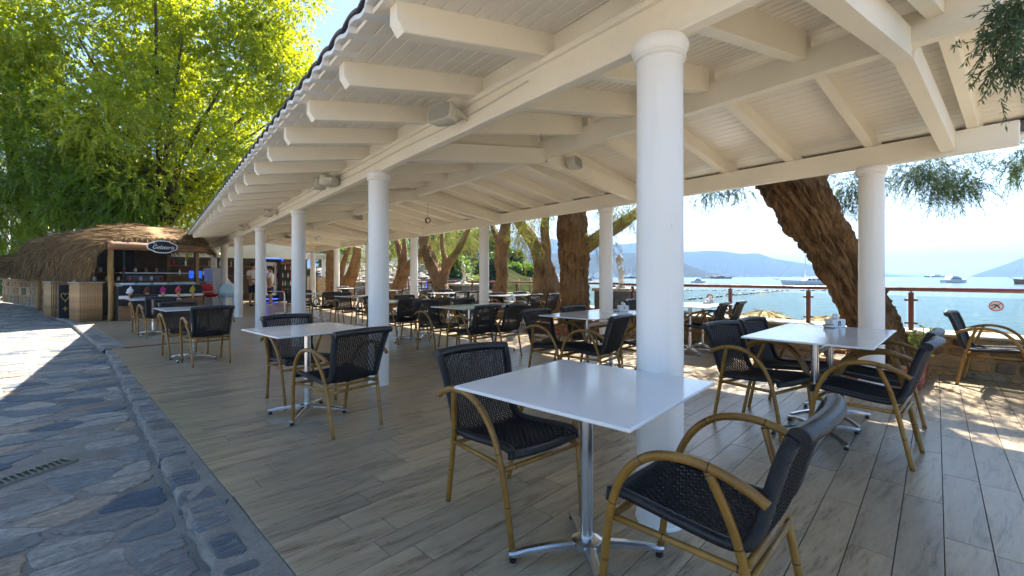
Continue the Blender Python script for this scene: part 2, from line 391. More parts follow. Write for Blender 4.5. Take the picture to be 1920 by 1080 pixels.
M['whitewall'] = M_plain('white_render', (.72, .71, .68), .85, 0, .08, 3, .2)
M['darkwall'] = M_plain('brown_bar_wall', (.085, .065, .05), .8, 0, .3, 4)
M['red'] = M_plain('red_plastic', (.55, .012, .012), .3, 0, .1, 5)
M['paleblue'] = M_plain('pale_blue_plastic', (.42, .60, .70), .35, 0, .05, 5)
M['gold'] = M_plain('gold_letter', (.60, .42, .10), .4, .3, .08, 10)
M['skin'] = M_plain('skin', (.48, .27, .18), .5, 0, .06, 20)
M['hair'] = M_plain('dark_hair', (.018, .012, .009), .5, 0, .3, 60)
M['shirt'] = M_plain('white_cotton', (.74, .74, .75), .85, 0, .05, 12, .2)
M['navy'] = M_plain('navy_cotton', (.014, .016, .035), .85, 0, .2, 12, .2)
M['greycloth'] = M_plain('grey_cotton', (.26, .22, .20), .9, 0, .12, 12, .2)
M['shoe'] = M_plain('black_shoe', (.015, .014, .014), .5)
M['palestraw'] = M_plain('pale_straw', (.45, .33, .17), .9, 0, .35, 20, .5)
M['canvas'] = M_plain('white_canvas', (.70, .66, .58), .85, 0, .08, 8)
def mk_emit(name, col, st):
    b = NB(name); e = b.n('Emission'); e.inputs[0].default_value = (*col, 1); e.inputs[1].default_value = st
    b.l(e.outputs[0], b.out.inputs[0]); return b.m
M['neon'] = mk_emit('blue_neon', (.02, .05, 1.0), 2.2)
M['screen'] = mk_emit('blue_screen', (.01, .06, .45), .5)
def mk_water():
    b = NB('sea_water'); c = b.n('TexCoord').outputs['Object']
    mp = b.coord('Object', (1, 1, 1)); st = b.coord('Object', (.35, 1, 1), (0, 0, R(50)))
    f1 = b.noise(st, 1.1, 4, .6, .4); f2 = b.noise(st, .16, 4, .6); f3 = b.noise(mp, 5, 3)
    big = b.noise(b.coord('Object', (.004, .02, 1), (0, 0, R(50))), 1, 5)
    b.bsdf(b.ramp(big, [(.35, (.020, .042, .042)), (.65, (.032, .060, .058))]), .13, 0, .5)
    b.b.inputs['IOR'].default_value = 1.33
    h = b.math('ADD', b.math('ADD', b.math('MULTIPLY', f1, .6), b.math('MULTIPLY', f2, 2.0)), b.math('MULTIPLY', f3, .12))
    b.bump(h, .8, .40); return b.m
M['water'] = mk_water()
def mk_hill():
    b = NB('dry_hillside'); c = b.n('TexCoord').outputs['Object']
    f = b.noise(b.coord('Object', (.01, .01, .01)), 1, 8, .65); g = b.noise(b.coord('Object', (.05, .05, .05)), 1, 6, .7)
    b.bsdf(b.ramp(b.math('ADD', b.math('MULTIPLY', f, .5), b.math('MULTIPLY', g, .5)), [(.35, (.018, .024, .020)), (.5, (.036, .040, .034)), (.65, (.066, .060, .046))]), 1.0, 0, 0.0); return b.m
M['hill'] = mk_hill()

# ============================================================ SETTING
SEA = -1.5
mb = MB(); mb.box(-500, 8.05, -300, 160, -3.0, -.16); tag(obj('ground', mb, M['soil']), kind='structure')
mb = MB()
xs = [7.9, 40, 150, 600, 2500, 9000, 16000]; ys = [-9000, -2500, -600, -150, -40, 40, 150, 600, 2500, 9000, 16000]
vs = [(x, y, SEA) for y in ys for x in xs]
mb.add(vs, [(j * 7 + i, j * 7 + i + 1, (j + 1) * 7 + i + 1, (j + 1) * 7 + i) for j in range(len(ys) - 1) for i in range(6)])
tag(obj('sea', mb, M['water']), kind='structure')
def hill(name, prof, d0, dr, d1, seed, rows=26, amp=.10):
    mb = MB(); n = 130; rings = []
    for i in range(rows + 1):
        t = i / rows
        Z = d0 + (d1 - d0) * t; tr = (dr - d0) / (d1 - d0)
        k = math.sin(min(1, t / tr) * PI / 2) ** 1.25 if t < tr else max(0.0, math.cos((t - tr) / (1 - tr) * PI / 2))
        row = []
        for j in range(n + 1):
            px = prof[0][0] + (prof[-1][0] - prof[0][0]) * j / n
            py = np.interp(px, [p[0] for p in prof], [p[1] for p in prof])
            x, y = D(px, Z)
            h = max(0.0, ZP(py, dr) - SEA)
            nz = mnoise.fractal(Vector((x * .0016 + seed, y * .0016, seed)), .9, 2.1, 6)
            row.append((x, y, SEA - 3 + (h + 3) * k * (1 + amp * nz * (1.3 - .5 * k))))
        rings.append(row)
    mb.loft(rings, smooth=True, closed=False)
    return tag(obj(name, mb, M['hill']), kind='structure')
hill('hills', [(560, 440), (700, 445), (850, 446), (960, 447), (1010, 447), (1100, 458), (1160, 459), (1200, 457), (1240, 466), (1281, 473), (1337, 469), (1357, 470), (1392, 476),
      (1423, 475), (1446, 484), (1489, 492), (1524, 498), (1600, 508), (1680, 516.5), (1720, 519)], 2900, 4300, 6000, 1.7)
hill('hills', [(840, 470), (960, 474), (1100, 478), (1200, 474), (1240, 479), (1262, 482), (1290, 497), (1330, 511), (1380, 519)], 1500, 2300, 3200, 5.2)
hill('hills', [(1815, 519), (1850, 507), (1890, 493), (1930, 478), (1990, 458), (2080, 448), (2200, 455), (2400, 480)], 2600, 3600, 5200, 8.1)
hill('hills', [(1500, 516.5), (1560, 513.5), (1640, 512), (1700, 514.5), (1770, 517.5), (1800, 519)], 6500, 7600, 8800, 3.3)
mb = MB()                                             # white villages at the foot of the hills
rv = random.Random(3)
for k in range(620):
    px = rv.uniform(900, 1460)
    if 1270 < px < 1345 or (px > 1345 and rv.random() < .5): continue
    Z = rv.uniform(1510, 1760) if px < 1330 else rv.uniform(2920, 3100)
    x, y = D(px, Z); w = rv.uniform(3, 7); zz = SEA + (Z - (1500 if px < 1330 else 2900)) * (.10 if px < 1330 else .06)
    mb.box(x - w, x + w, y - w, y + w, zz - 14, zz + rv.uniform(3, 6))
tag(obj('village_houses', mb, M['whitewall']), 'white houses scattered at the foot of the far hills', 'houses', kind='stuff')

# floor frame: u runs along the kerb, v across (boards lie along v)
FA = R(7.15); U = Vector((-math.sin(FA), math.cos(FA))); Vv = Vector((math.cos(FA), math.sin(FA))); FO = Vector((.45, 1.93))
def uv2xy(u, v): p = FO + U * u + Vv * v; return (p.x, p.y)
def kerbx(y):
    if y < 9.9: return .45 - (y - 1.93) * .1255 - (.27 - .02 * max(-4, min(y, 9)))
    return float(np.interp(y, [9.9, 17.35, 20, 25.5, 32.3, 60], [-.66, -1.9, -2.6, -3.5, -5.8, -14]))
WALLX = 7.55
base = MB(); poly = [(kerbx(y) + (.06 if y < 9.9 else .04), y) for y in (-3, -1, 1, 3, 5, 7, 9, 9.89, 9.91, 17.35, 20, 25.5, 30)][::-1] + [(WALLX + .1, -3), (WALLX + .1, 30)]
base.prism(poly, -.14, -.012)
floor = tag(obj('terrace_floor', base, M['grout']), kind='structure')
PW, PL = .157, .915; planks = []
rp = random.Random(11)
for i in range(-32, 185):
    off = rp.random() * PL
    for j in range(-5, 13):
        u0, v0 = i * PW, j * PL - off
        q = [uv2xy(u0 + .0018, v0 + .0018), uv2xy(u0 + .0018, v0 + PL - .0018), uv2xy(u0 + PW - .0018, v0 + PL - .0018), uv2xy(u0 + PW - .0018, v0 + .0018)]
        q = q[::-1]
        yc = sum(p[1] for p in q) / 4
        q = clip(q, 1, 0, WALLX)
        if len(q) < 3: continue
        q = clip(q, 0, -1, 2.6); q = clip(q, 0, 1, 29.5)
        if len(q) < 3: continue
        if yc < 9.97: q = clip(q, -Vv.x, -Vv.y, -(FO.dot(Vv)))
        else:
            k0, k1 = kerbx(yc - .4) + .32, kerbx(yc + .4) + .32
            q = clip(q, -.8, (k1 - k0), -.8 * k0 + (k1 - k0) * (yc - .4))
        if len(q) < 3 or abs(area(q)) < .0015: continue
        if area(q) < 0: q = q[::-1]
        cx = sum(p[0] for p in q) / len(q); cy = sum(p[1] for p in q) / len(q); Z = depth(cx, cy)
        sc = 0.0
        if Z > .35:
            sx = CX + F * (cx * math.cos(TH) - cy * math.sin(TH)) / Z; sy = CY + F * H / Z
            if -60 < sx < 1980 and sy < 1130: sc = abs(area(q)) / Z ** 3
        planks.append((sc, q))
planks.sort(key=lambda t: -t[0])
def plank_mb(mb, q, z):
    c = (sum(p[0] for p in q) / len(q), sum(p[1] for p in q) / len(q)); n = len(q)
    def ins(d): 
        out = []
        for p in q:
            dx, dy = c[0] - p[0], c[1] - p[1]; L = math.hypot(dx, dy) or 1; out.append((p[0] + dx / L * d, p[1] + dy / L * d))
        return out
    mb.loft([[(x, y, -.013) for x, y in q], [(x, y, z - .0015) for x, y in q], [(x, y, z) for x, y in ins(.002)]], False, True)
rest = MB()
for k, (sc, q) in enumerate(planks):
    z = rp.uniform(-.0012, .0004)
    if k < 300 and sc > 0:
        mb = MB(); plank_mb(mb, q, z); obj('floor_plank', mb, M['floor'], floor)
    else: plank_mb(rest, q, z)
tag(obj('floor_planks', rest, M['floor'], floor), kind='stuff')
mb = MB(); mb.obox((-.42, 9.93, .003), (.75, 10.14, .003), .05, .012)
obj('threshold_strip', mb, M['railred'], floor)

# street: mortar bed with slate flagstones
mb = MB(); yy = [-4, -2, 0, 2, 4, 6, 8, 9.88, 9.92, 17.35, 20, 25.5, 32.3, 60]
mb.prism([(kerbx(y) + .1, y) for y in yy] + [(-9 - max(0, (y - 20) * .3), y) for y in yy[::-1]], -.20, -.068)
street = tag(obj('street', mb, M['mortar']), kind='structure')
rs = random.Random(5); pts = []
GR = P(62, 886, -.1); GA = math.atan2(P(128, 862, -.1)[1] - P(0, 905, -.1)[1], P(128, 862, -.1)[0] - P(0, 905, -.1)[0])
SX = .62
gx, gy = .20, .24
for a in range(-34, 8):
    for b in range(-10, 120):
        x = (a + .5 * (b % 2) + rs.uniform(-.42, .42)) * gx; y = (b + rs.uniform(-.42, .42)) * gy
        if x / SX > kerbx(y) + .5 or x / SX < -4.6 - max(0, (y - 18) * .2): continue
        pts.append((x, y))
grid = {}
for i, p in enumerate(pts): grid.setdefault((int(p[0] // .4), int(p[1] // .4)), []).append(i)
stones = []
for i, p in enumerate(pts):
    q = [(p[0] - .4, p[1] - .4), (p[0] + .4, p[1] - .4), (p[0] + .4, p[1] + .4), (p[0] - .4, p[1] + .4)]
    cxx, cyy = int(p[0] // .4), int(p[1] // .4)
    for a in range(cxx - 2, cxx + 3):
        for b in range(cyy - 2, cyy + 3):
            for j in grid.get((a, b), ()):
                if j == i: continue
                o = pts[j]; dx, dy = o[0] - p[0], o[1] - p[1]
                q = clip(q, dx, dy, (o[0] ** 2 + o[1] ** 2 - p[0] ** 2 - p[1] ** 2) / 2)
                if len(q) < 3: break
    if len(q) < 3: continue
    q = [(x / SX, y) for x, y in q]
    yc = sum(t[1] for t in q) / len(q)
    k0, k1 = kerbx(yc - .3) - .02, kerbx(yc + .3) - .02
    q = clip(q, .6, -(k1 - k0), .6 * k0 - (k1 - k0) * (yc - .3))
    if len(q) < 3: continue
    c = (sum(t[0] for t in q) / len(q), sum(t[1] for t in q) / len(q)); g = rs.uniform(.008, .034)
    r2 = []
    for t in q:
        dx, dy = c[0] - t[0], c[1] - t[1]; L = math.hypot(dx, dy)
        if L < .04: continue
        e = min(g, L * .4); r2.append((t[0] + dx / L * e, t[1] + dy / L * e))
    if len(r2) < 3: continue
    ch = []
    for k in range(len(r2)):
        a, b = r2[k], r2[(k + 1) % len(r2)]
        for t in ((.12, .36, .64, .88) if c[1] < 11 else (.13, .87)):
            ch.append((a[0] + (b[0] - a[0]) * t + rs.uniform(-.011, .011), a[1] + (b[1] - a[1]) * t + rs.uniform(-.011, .011)))
    A = abs(area(ch))
    if A < .012: continue
    gv = Vector((c[0] - GR[0], c[1] - GR[1])); gd = Vector((math.cos(GA), math.sin(GA)))
    if min(abs(gd.x * (p_[1] - GR[1]) - gd.y * (p_[0] - GR[0])) for p_ in ch + [c]) < .075 and abs(gv.dot(gd)) < .36: continue
    if area(ch) < 0: ch = ch[::-1]
    Z = depth(*c); sc = 0.0
    if Z > .4:
        sx = CX + F * (c[0] * math.cos(TH) - c[1] * math.sin(TH)) / Z; sy = CY + F * (H + .1) / Z
        if -80 < sx < 1950 and sy < 1140: sc = A / Z ** 3
    stones.append((sc, ch, c))
stones.sort(key=lambda t: -t[0])
def stone_mb(mb, ch, c):
    z = -.068 + rs.uniform(.003, .010); tx, ty = rs.uniform(-.015, .015), rs.uniform(-.015, .015)
    def zz(x, y): return z + (x - c[0]) * tx + (y - c[1]) * ty
    def ins(d): return [(x + (c[0] - x) * d, y + (c[1] - y) * d) for x, y in ch]
    mb.loft([[(x, y, -.09) for x, y in ch], [(x, y, zz(x, y) - .005) for x, y in ch], [(x, y, zz(x, y)) for x, y in ins(.06)]], False, True)
rest = MB()
for k, (sc, ch, c) in enumerate(stones):
    if k < 290 and sc > 0:
        mb = MB(); stone_mb(mb, ch, c); obj('flagstone', mb, M['slate'], street)
    else: stone_mb(rest, ch, c)
tag(obj('flagstones', rest, M['slate'], street), kind='stuff')

# kerb: concrete band with rough slate stones along the edge
mb = MB()
for ya, yb in ((-3, 9.86), (9.93, 30)):
    ys = list(np.arange(ya, yb, .05)) + [yb]
    L = []; Rr = []
    for y in ys:
        o = kerbx(y); L.append((o + .006 + .014 * mnoise.noise(Vector((y * 7, 3, 0))) + .008 * mnoise.noise(Vector((y * 23, 5, 0))), y)); Rr.append(((FO.x - (y - FO.y) * math.tan(FA)) - .004 if ya < 5 else o + .318, y))
    def rough(z, d, amp): return [(x + d + amp * (mnoise.noise(Vector((y * 9, z * 40, 1))) + .6 * mnoise.noise(Vector((y * 31, z * 90, 7)))), y, z) for x, y in L]
    mb.loft([rough(-.13, .0, .012), rough(-.06, -.004, .020), rough(-.045, -.002, .024), rough(-.03, -.006, .022), rough(-.016, -.002, .018), rough(-.006, .010, .008), [(x + .03, y, -.003) for x, y in L],
             [(x, y, -.004) for x, y in Rr], [(x, y, -.13) for x, y in Rr]], False, False, False, False)
kerb = tag(obj('kerb', mb, M['kerbconcrete']), kind='structure')
rk = random.Random(21); krest = MB(); nk = 0
for ya, yb in ((-1.5, 9.84), (9.95, 30)):
    y = ya
    while y < yb:
        L = min(rk.uniform(.08, .30), yb - y)
        if L < .05: break
        o = kerbx(y + L / 2); sl_ = (kerbx(min(y + L, yb)) - kerbx(y)) / L
        wid = rk.uniform(.11, .20) if y < 9.9 else rk.uniform(.15, .27); wid = min(wid, max(.08, .26 - .018 * max(0, y)) if y < 9.9 else .28)
        jut = rk.uniform(-.004, .028); top = rk.uniform(-.002, .004)
        n = 9; ring = []; ph_ = rk.uniform(0, .7)
        for a in range(n):
            t = 2 * PI * a / n + ph_
            ex = math.copysign(abs(math.cos(t)) ** .4, math.cos(t)); ey = math.copysign(abs(math.sin(t)) ** .4, math.sin(t))
            yy_ = y + L / 2 + ey * (L / 2 - .008) * rk.uniform(.78, 1.0)
            ring.append((o + jut + wid / 2 + ex * wid / 2 * (rk.uniform(.70, 1.0) if ex > 0 else rk.uniform(.93, 1.0)) + (yy_ - y - L / 2) * sl_, yy_))
        c = (sum(p[0] for p in ring) / n, sum(p[1] for p in ring) / n)
        m_ = MB() if nk < 120 else krest
        lo = [(x + (.02 if x < c[0] else 0) + rk.uniform(-.012, .012), yv, -.13) for x, yv in ring]
        mid = [(x + rk.uniform(-.014, .008), yv, -.055 + rk.uniform(-.015, .015)) for x, yv in ring]
        t1 = [(x, yv, top - .006) for x, yv in ring]; t2 = [(x + (c[0] - x) * .07, yv + (c[1] - yv) * .07, top + rk.uniform(-.003, .003)) for x, yv in ring]
        m_.loft([lo, mid, t1, t2], False, True)
        if nk < 120: obj('kerb_stone', m_, M['kerbstone'], kerb)
        nk += 1; y += L + rk.uniform(.004, .045)
if krest.v: tag(obj('kerb_stones', krest, M['kerbstone'], kerb), kind='stuff')
# drain grate in the street
g = thing('drain_grate', 'grey slotted metal drain grate let into the stone paving', 'grate', (*P(62, 886, -.06), -.062), math.atan2(P(128, 862, -.1)[1] - P(0, 905, -.1)[1], P(128, 862, -.1)[0] - P(0, 905, -.1)[0]))
mb = MB(); L, w = .21, .062
mb.box(-L, L, -w, -w + .008, -.02, .012); mb.box(-L, L, w - .008, w, -.02, .012); mb.box(-L, -L + .012, -w + .008, w - .008, -.02, .012); mb.box(L - .03, L, -w + .008, w - .008, -.02, .012)
obj('frame', mb, M['steel'], g)
mb = MB(); mb.box(-L + .012, L - .03, -w + .008, w - .008, -.02, -.008); obj('drain_slot', mb, M['black'], g)
for k in range(11):
    mb = MB(); x = -L + .036 + k * .0325; mb.obox((x - .012, -w + .008, .004), (x + .012, w - .008, .004), .009, .012); obj('bar', mb, M['steel'], g)

lf = MB(); rl = random.Random(61)
for k in range(170):
    if k < 90: y = rl.uniform(1.5, 12); x = kerbx(y) - rl.uniform(.05, 2.2); z = -.052
    else: x = rl.uniform(.3, 7.3); y = rl.uniform(.2, 12) if x < 4 else rl.uniform(-.5, 9); z = .002
    if k >= 90 and (x - FO.x) * Vv.x + (y - FO.y) * Vv.y < .05: continue
    a = rl.uniform(0, 6.3); L = rl.uniform(.014, .034); w = L * .28; c, s_ = math.cos(a), math.sin(a); e = rl.uniform(.001, .006)
    lf.add([(x, y, z), (x + c * L * .5 - s_ * w, y + s_ * L * .5 + c * w, z + e), (x + c * L, y + s_ * L, z + .001), (x + c * L * .5 + s_ * w, y + s_ * L * .5 - c * w, z + e * .4)], [(0, 1, 2, 3)])
tag(obj('fallen_leaves', lf, M_plain('dry_leaf', (.30, .17, .05), .8, 0, .6, 2.0)), 'dry fallen leaves scattered on paving and floor', 'leaves', kind='stuff')

# ============================================================ PAVILION
XF, XS, Y1, BAY = 1.96, 5.94, 1.25, 3.56
XR = (XF + XS) / 2; Y0, YE = .16, 24.2; CAP = 2.37; BT = 2.59; SLOPE = .19; RD = .14
pav = thing('pavilion', 'long white open pavilion with round columns and timber roof', 'pavilion', (0, 0, 0))
prof = [(.118, 0), (.118, .012), (.1125, .016), (.1125, 1.2), (.110, 2.26), (.110, 2.275), (.124, 2.282), (.124, 2.295), (.119, 2.302), (.133, 2.325), (.137, 2.335), (.137, 2.352), (.128, 2.358), (.128, CAP)]
cm = MB(); cm.lathe(prof, 40); cmesh = cm.mesh('column', M['column'], 40)
for k in range(7):
    link('column', cmesh, pav, (XF, Y1 + k * BAY, 0))
    link('column', cmesh, pav, (XS, Y1 + k * BAY, 0))
for x, s in ((XF, -1), (XS, 1)):
    mb = MB(); mb.box(x - .04, x + .04, Y0 + .05, YE, CAP, BT, .006); mb.box(x + (.041 if s > 0 else -.072), x + (.072 if s > 0 else -.041), Y0 + .05, YE, BT - .04, BT - .002, .004)
    obj('eaves_beam', mb, M['paint'], pav)
mb = MB(); mb.box(XR - .05, XR + .05, Y0 + .05, YE, 2.75, BT + SLOPE * (XR - XF) - .003, .006); obj('ridge_beam', mb, M['paint'], pav)
def under(x):                                       # underside of the rafters
    return BT + SLOPE * (x - XF) if x <= XR else BT + SLOPE * (XS - x)
EL, ER = .90, 6.5
def rafter(mb, xa, xb, y, w, dep, drop=0.0, cut=True):
    za, zb = under(xa) - drop, under(xb) - drop
    s = 1 if xb > xa else -1
    poly = [(xa, za + (.05 if cut else 0)), (xa + s * (.035 if cut else 0), za), (xb, zb), (xb, zb + dep), (xa, za + dep)]
    b = .006
    rings = []
    for yy_, e in ((y - w / 2, b), (y - w / 2 + b, 0), (y + w / 2 - b, 0), (y + w / 2, b)):
        cxm = sum(p[0] for p in poly) / 5; czm = sum(p[1] for p in poly) / 5
        rings.append([(px_ , yy_, pz + (e if pz < czm else -e * 0)) for px_, pz in poly])
    mb.loft(rings, True, True)
k = 0; y = Y1 + .01 - .765
while y < YE:
    if abs(((y - .6) / BAY) - round((y - .6) / BAY)) * BAY > .12 or True:
        mb = MB(); rafter(mb, EL, XF - .0, y, .085, RD); rafter(mb, XF + .0001, XR - .052, y + .0003, .085, RD + .075, .075, False); obj('rafter', mb, M['paint'], pav)
        mb = MB(); rafter(mb, ER, XR + .052, y, .085, RD); obj('rafter', mb, M['paint'], pav)
    y += .765
for k in range(7):
    y = .66 + k * BAY
    for xa in (XF + .04, XS - .04):
        mb = MB(); a = (xa, y, 2.50); b = (XR, y, 2.775); mb.obox(a, b, .10, .19); obj('truss_rafter', mb, M['paint'], pav)
# ceiling boards, each its own strip with a V joint
BW = .098; L_ = math.hypot(1, SLOPE); t_ = .016
def board(xa, xb):
    mb = MB(); za, zb = under(xa) + RD, under(xb) + RD; g = .006
    s = 1 if xb > xa else -1
    pr = [(xa + s * .0005, za + .012), (xa + s * g, za + .001), (xb - s * g, zb + .001), (xb - s * .0005, zb + .012), (xb, zb + t_), (xa, za + t_)]
    mb.loft([[(p, Y0, q) for p, q in pr], [(p, YE, q) for p, q in pr]], True, True); return mb
x = EL - .06
while x < XR - .01:
    xb = min(x + BW, XR - .001); obj('ceiling_board', board(x, xb), M['board'], pav); x += BW
x = ER + .06
while x > XR + .01:
    xb = max(x - BW, XR + .001); obj('ceiling_board', board(x, xb), M['board'], pav); x -= BW
for x in (XF,):                                      # infill between beam and boards
    mb = MB(); mb.box(x - .018, x + .018, Y0 + .06, YE - .01, BT + .001, BT + RD - .006); obj('infill_strip', mb, M['paint'], pav)
mb = MB()                                           # roof deck above the boards
for xa in (EL - .03, ER + .03):
    za = under(xa) + RD + .02; zr = under(XR) + RD + .02
    mb.loft([[(xa, Y0 - .03, za), (xa, Y0 - .03, za + .05), (XR, Y0 - .03, zr + .05), (XR, Y0 - .03, zr)], [(xa, YE, za), (xa, YE, za + .05), (XR, YE, zr + .05), (XR, YE, zr)]], True, True)
obj('roof_deck', mb, M['rooftile'], pav)
for xa in (EL - .1, ER + .1):                        # white wavy under-tile edge
    s = 1 if xa < XR else -1
    mb = MB(); ya = Y0 - .05; n = int((YE - ya) / .018); top = []; bot = []; 
    A = []; B_ = []
    for i in range(n + 1):
        yv = ya + i * .018; ph = ((yv - ya) / .235) % 1
        wv = .028 * (math.sin(ph * PI) ** .8 if ph < .62 else -.25 * math.sin((ph - .62) / .38 * PI))
        z0 = under(EL) + RD - .005 + wv
        A.append((xa, yv, z0 - s * 0)); B_.append(wv)
    rings = [[(p[0], p[1], p[2] - .012) for p in A], [(p[0], p[1], p[2] + .012) for p in A], [(p[0] + s * .16, p[1], p[2] + .012 + .16 * SLOPE) for p in A], [(p[0] + s * .16, p[1], p[2] - .012 + .16 * SLOPE) for p in A]]
    mb.loft(rings, smooth=False, closed=False)
    mb.loft([rings[3], rings[0]], smooth=False, closed=False)
    obj('wavy_fascia', mb, M['white'], pav)
def tile_mesh(s):
    mb = MB(); r1 = []; r2 = []
    for j, xo in enumerate((0, .42)):
        for lst, dz in ((r1, 0), (r2, -.016)):
            row = []
            for i in range(9):
                yv = -.125 + .25 * i / 8; ph = i / 8
                row.append((s * xo, yv, xo * SLOPE + dz + .024 * math.sin(ph * PI) ** .8))
            lst.append(row)
    mb.loft(r1, smooth=True, closed=False); mb.loft(r2[::-1], smooth=True, closed=False); mb.loft([r2[0], r1[0]], closed=False)
    return mb.mesh('roof_tile', M['rooftile'])
for xa, s in ((EL - .112, 1), (ER + .112, -1)):
    tm = tile_mesh(s); n = int((YE - Y0) / .235)
    for i in range(n):
        link('roof_tile', tm, pav, (xa, Y0 + .05 + i * .235, under(EL) + RD + .026))
mb = MB()                                            # verge boards at the near gable
for xa in (EL - .06, ER + .06):
    za = under(xa) + RD; zr = under(XR) + RD
    mb.loft([[(xa, Y0 - .02, za - .05), (xa, Y0 - .02, za + .10), (XR, Y0 - .02, zr + .10), (XR, Y0 - .02, zr - .05)], [(xa, Y0 - .001, za - .05), (xa, Y0 - .001, za + .10), (XR, Y0 - .001, zr + .10), (XR, Y0 - .001, zr - .05)]], True, True)
obj('verge_board', mb, M['paint'], pav)

# ============================================================ CHAIRS AND TABLES
def chair_build():
    t = thing('armchair', 'x', 'chair', (0, 0, 0), 0, 'black wicker armchairs with bamboo arms')
    key = [(.262, .392, 0), (.258, .416, 0), (.225, .428, 0), (.12, .420, 0), (-.02, .405, 0), (-.15, .398, 0), (-.205, .415, 0), (-.238, .475, 0), (-.268, .58, 0), (-.305, .70, 0), (-.335, .775, 0)]
    raw = spline(key, 8)
    d = [0.0]
    for i in range(1, len(raw)): d.append(d[-1] + (raw[i] - raw[i - 1]).length)
    NR = 84; pr = []
    for k in range(NR + 1):
        s = d[-1] * k / NR; pr.append((float(np.interp(s, d, [p.x for p in raw])), float(np.interp(s, d, [p.y for p in raw]))))
    def half(z, y): return float(np.interp(z, [.39, .43, .50, .78], [.208, .205, .200, .232])) if y < -.19 else .208 + .010 * max(0, y)
    def pt(k, a, off=0.0):                           # a in -1..1 across, off = lift along the normal
        y, z = pr[k]; y2, z2 = pr[min(k + 1, NR)]; y1, z1 = pr[max(k - 1, 0)]
        ty, tz = y2 - y1, z2 - z1; L = math.hypot(ty, tz) or 1; ny, nz = -tz / L, ty / L    # normal towards the sitter
        if nz < 0 and y > -.2: ny, nz = -ny, -nz
        if y <= -.2 and ny < 0: ny, nz = -ny, -nz
        sag = -.014 * (1 - a * a)
        return Vector((half(z, y) * a, y + ny * (off + sag), z + nz * (off + sag)))
    NC = 27; split = next(k for k in range(NR) if pr[k][0] < -.205)
    def weave(k0, k1):
        mb = MB()
        for c in range(NC):
            a = -1 + 2 * (c + .5) / NC
            mb.tube([pt(k, a, .0022 * (1 if (k // 2 + c) % 2 else -1)) for k in range(k0, k1 + 1, 2)], .0050, 4, False, True)
        for k in range(k0, k1 + 1):
            mb.tube([pt(k, -1 + 2 * j / NC, -.0022 * (1 if (k // 2 + j) % 2 else -1)) for j in range(0, NC + 1)], .0033, 3, False, True)
        return mb
    obj('seat_weave', weave(0, split), M['cord'], t)
    obj('backrest_weave', weave(split, NR), M['cord'], t)
    for s in (-1, 1):
        mb = MB(); pth = [pt(k, s, .004) for k in range(0, NR + 1, 3)]
        mb.tube(pth, [.019 if p.y > -.2 else .0215 for p in pth], 10)
        obj('wrapped_edge', mb, M['wicker'], t)
    mb = MB(); f = pr[0]
    mb.tube(spline([(-.212, .252, .404), (-.15, .262, .402), (0, .268, .399), (.15, .262, .402), (.212, .252, .404)], 4), .019, 10); obj('front_roll', mb, M['wicker'], t)
    w = .236; mb = MB()
    mb.tube(spline([(-w - .010, -.344, .782), (-w * .55, -.366, .790), (0, -.374, .793), (w * .55, -.366, .790), (w + .010, -.344, .782)], 5), .030, 14, sy=.85)
    obj('head_roll', mb, M['wicker'], t)
    for s in (-1, 1):
        mb = MB()
        path = spline([(s * .232, .285, 0), (s * .242, .262, .2), (s * .256, .225, .40), (s * .268, .165, .535), (s * .277, .075, .618), (s * .281, -.03, .648), (s * .280, -.13, .643), (s * .272, -.225, .610), (s * .266, -.275, .580)], 6)
        mb.tube(path, [.0150 if p.z < .5 else .0158 for p in path], 10, True, True, .92)
        obj('arm_and_front_leg', mb, M['bamboo'], t)
        mb = MB(); mb.tube(spline([(s * .212, -.275, 0), (s * .218, -.235, .20), (s * .226, -.195, .385), (s * .246, -.165, .50), (s * .277, -.118, .632)], 5), .0142, 10); obj('rear_leg', mb, M['bamboo'], t)
        mb = MB(); mb.tube([(s * .240, .235, .352), (s * .221, -.215, .345)], .012, 8); obj('side_rail', mb, M['bamboo'], t)
    mb = MB(); mb.tube([(-.242, .240, .345), (.242, .240, .345)], .0125, 8); obj('front_stretcher', mb, M['bamboo'], t)
    mb = MB(); mb.tube([(-.222, -.212, .372), (.222, -.212, .372)], .0115, 8); obj('back_stretcher', mb, M['bamboo'], t)
    mb = MB(); mb.tube([(-.220, -.218, .328), (.220, -.218, .328)], .0115, 8); obj('back_stretcher', mb, M['bamboo'], t)
    return t
CH0 = chair_build(); CH_USED = [False]
rc = random.Random(4)
def chair(x, y, yaw, label):
    if not CH_USED[0]:
        CH_USED[0] = True; CH0.location = (x, y, .0005); CH0.rotation_euler = (0, 0, R(yaw)); CH0['label'] = label; return CH0
    return dup(CH0, (x, y, .0005), R(yaw), label)
def chair_back(px, py, yaw, label):                  # from the pixel of the middle of its head roll
    x, y = P(px, py, .80); a = R(yaw)
    return chair(x - .36 * math.sin(a), y + .36 * math.cos(a), yaw, label)
TB = {}
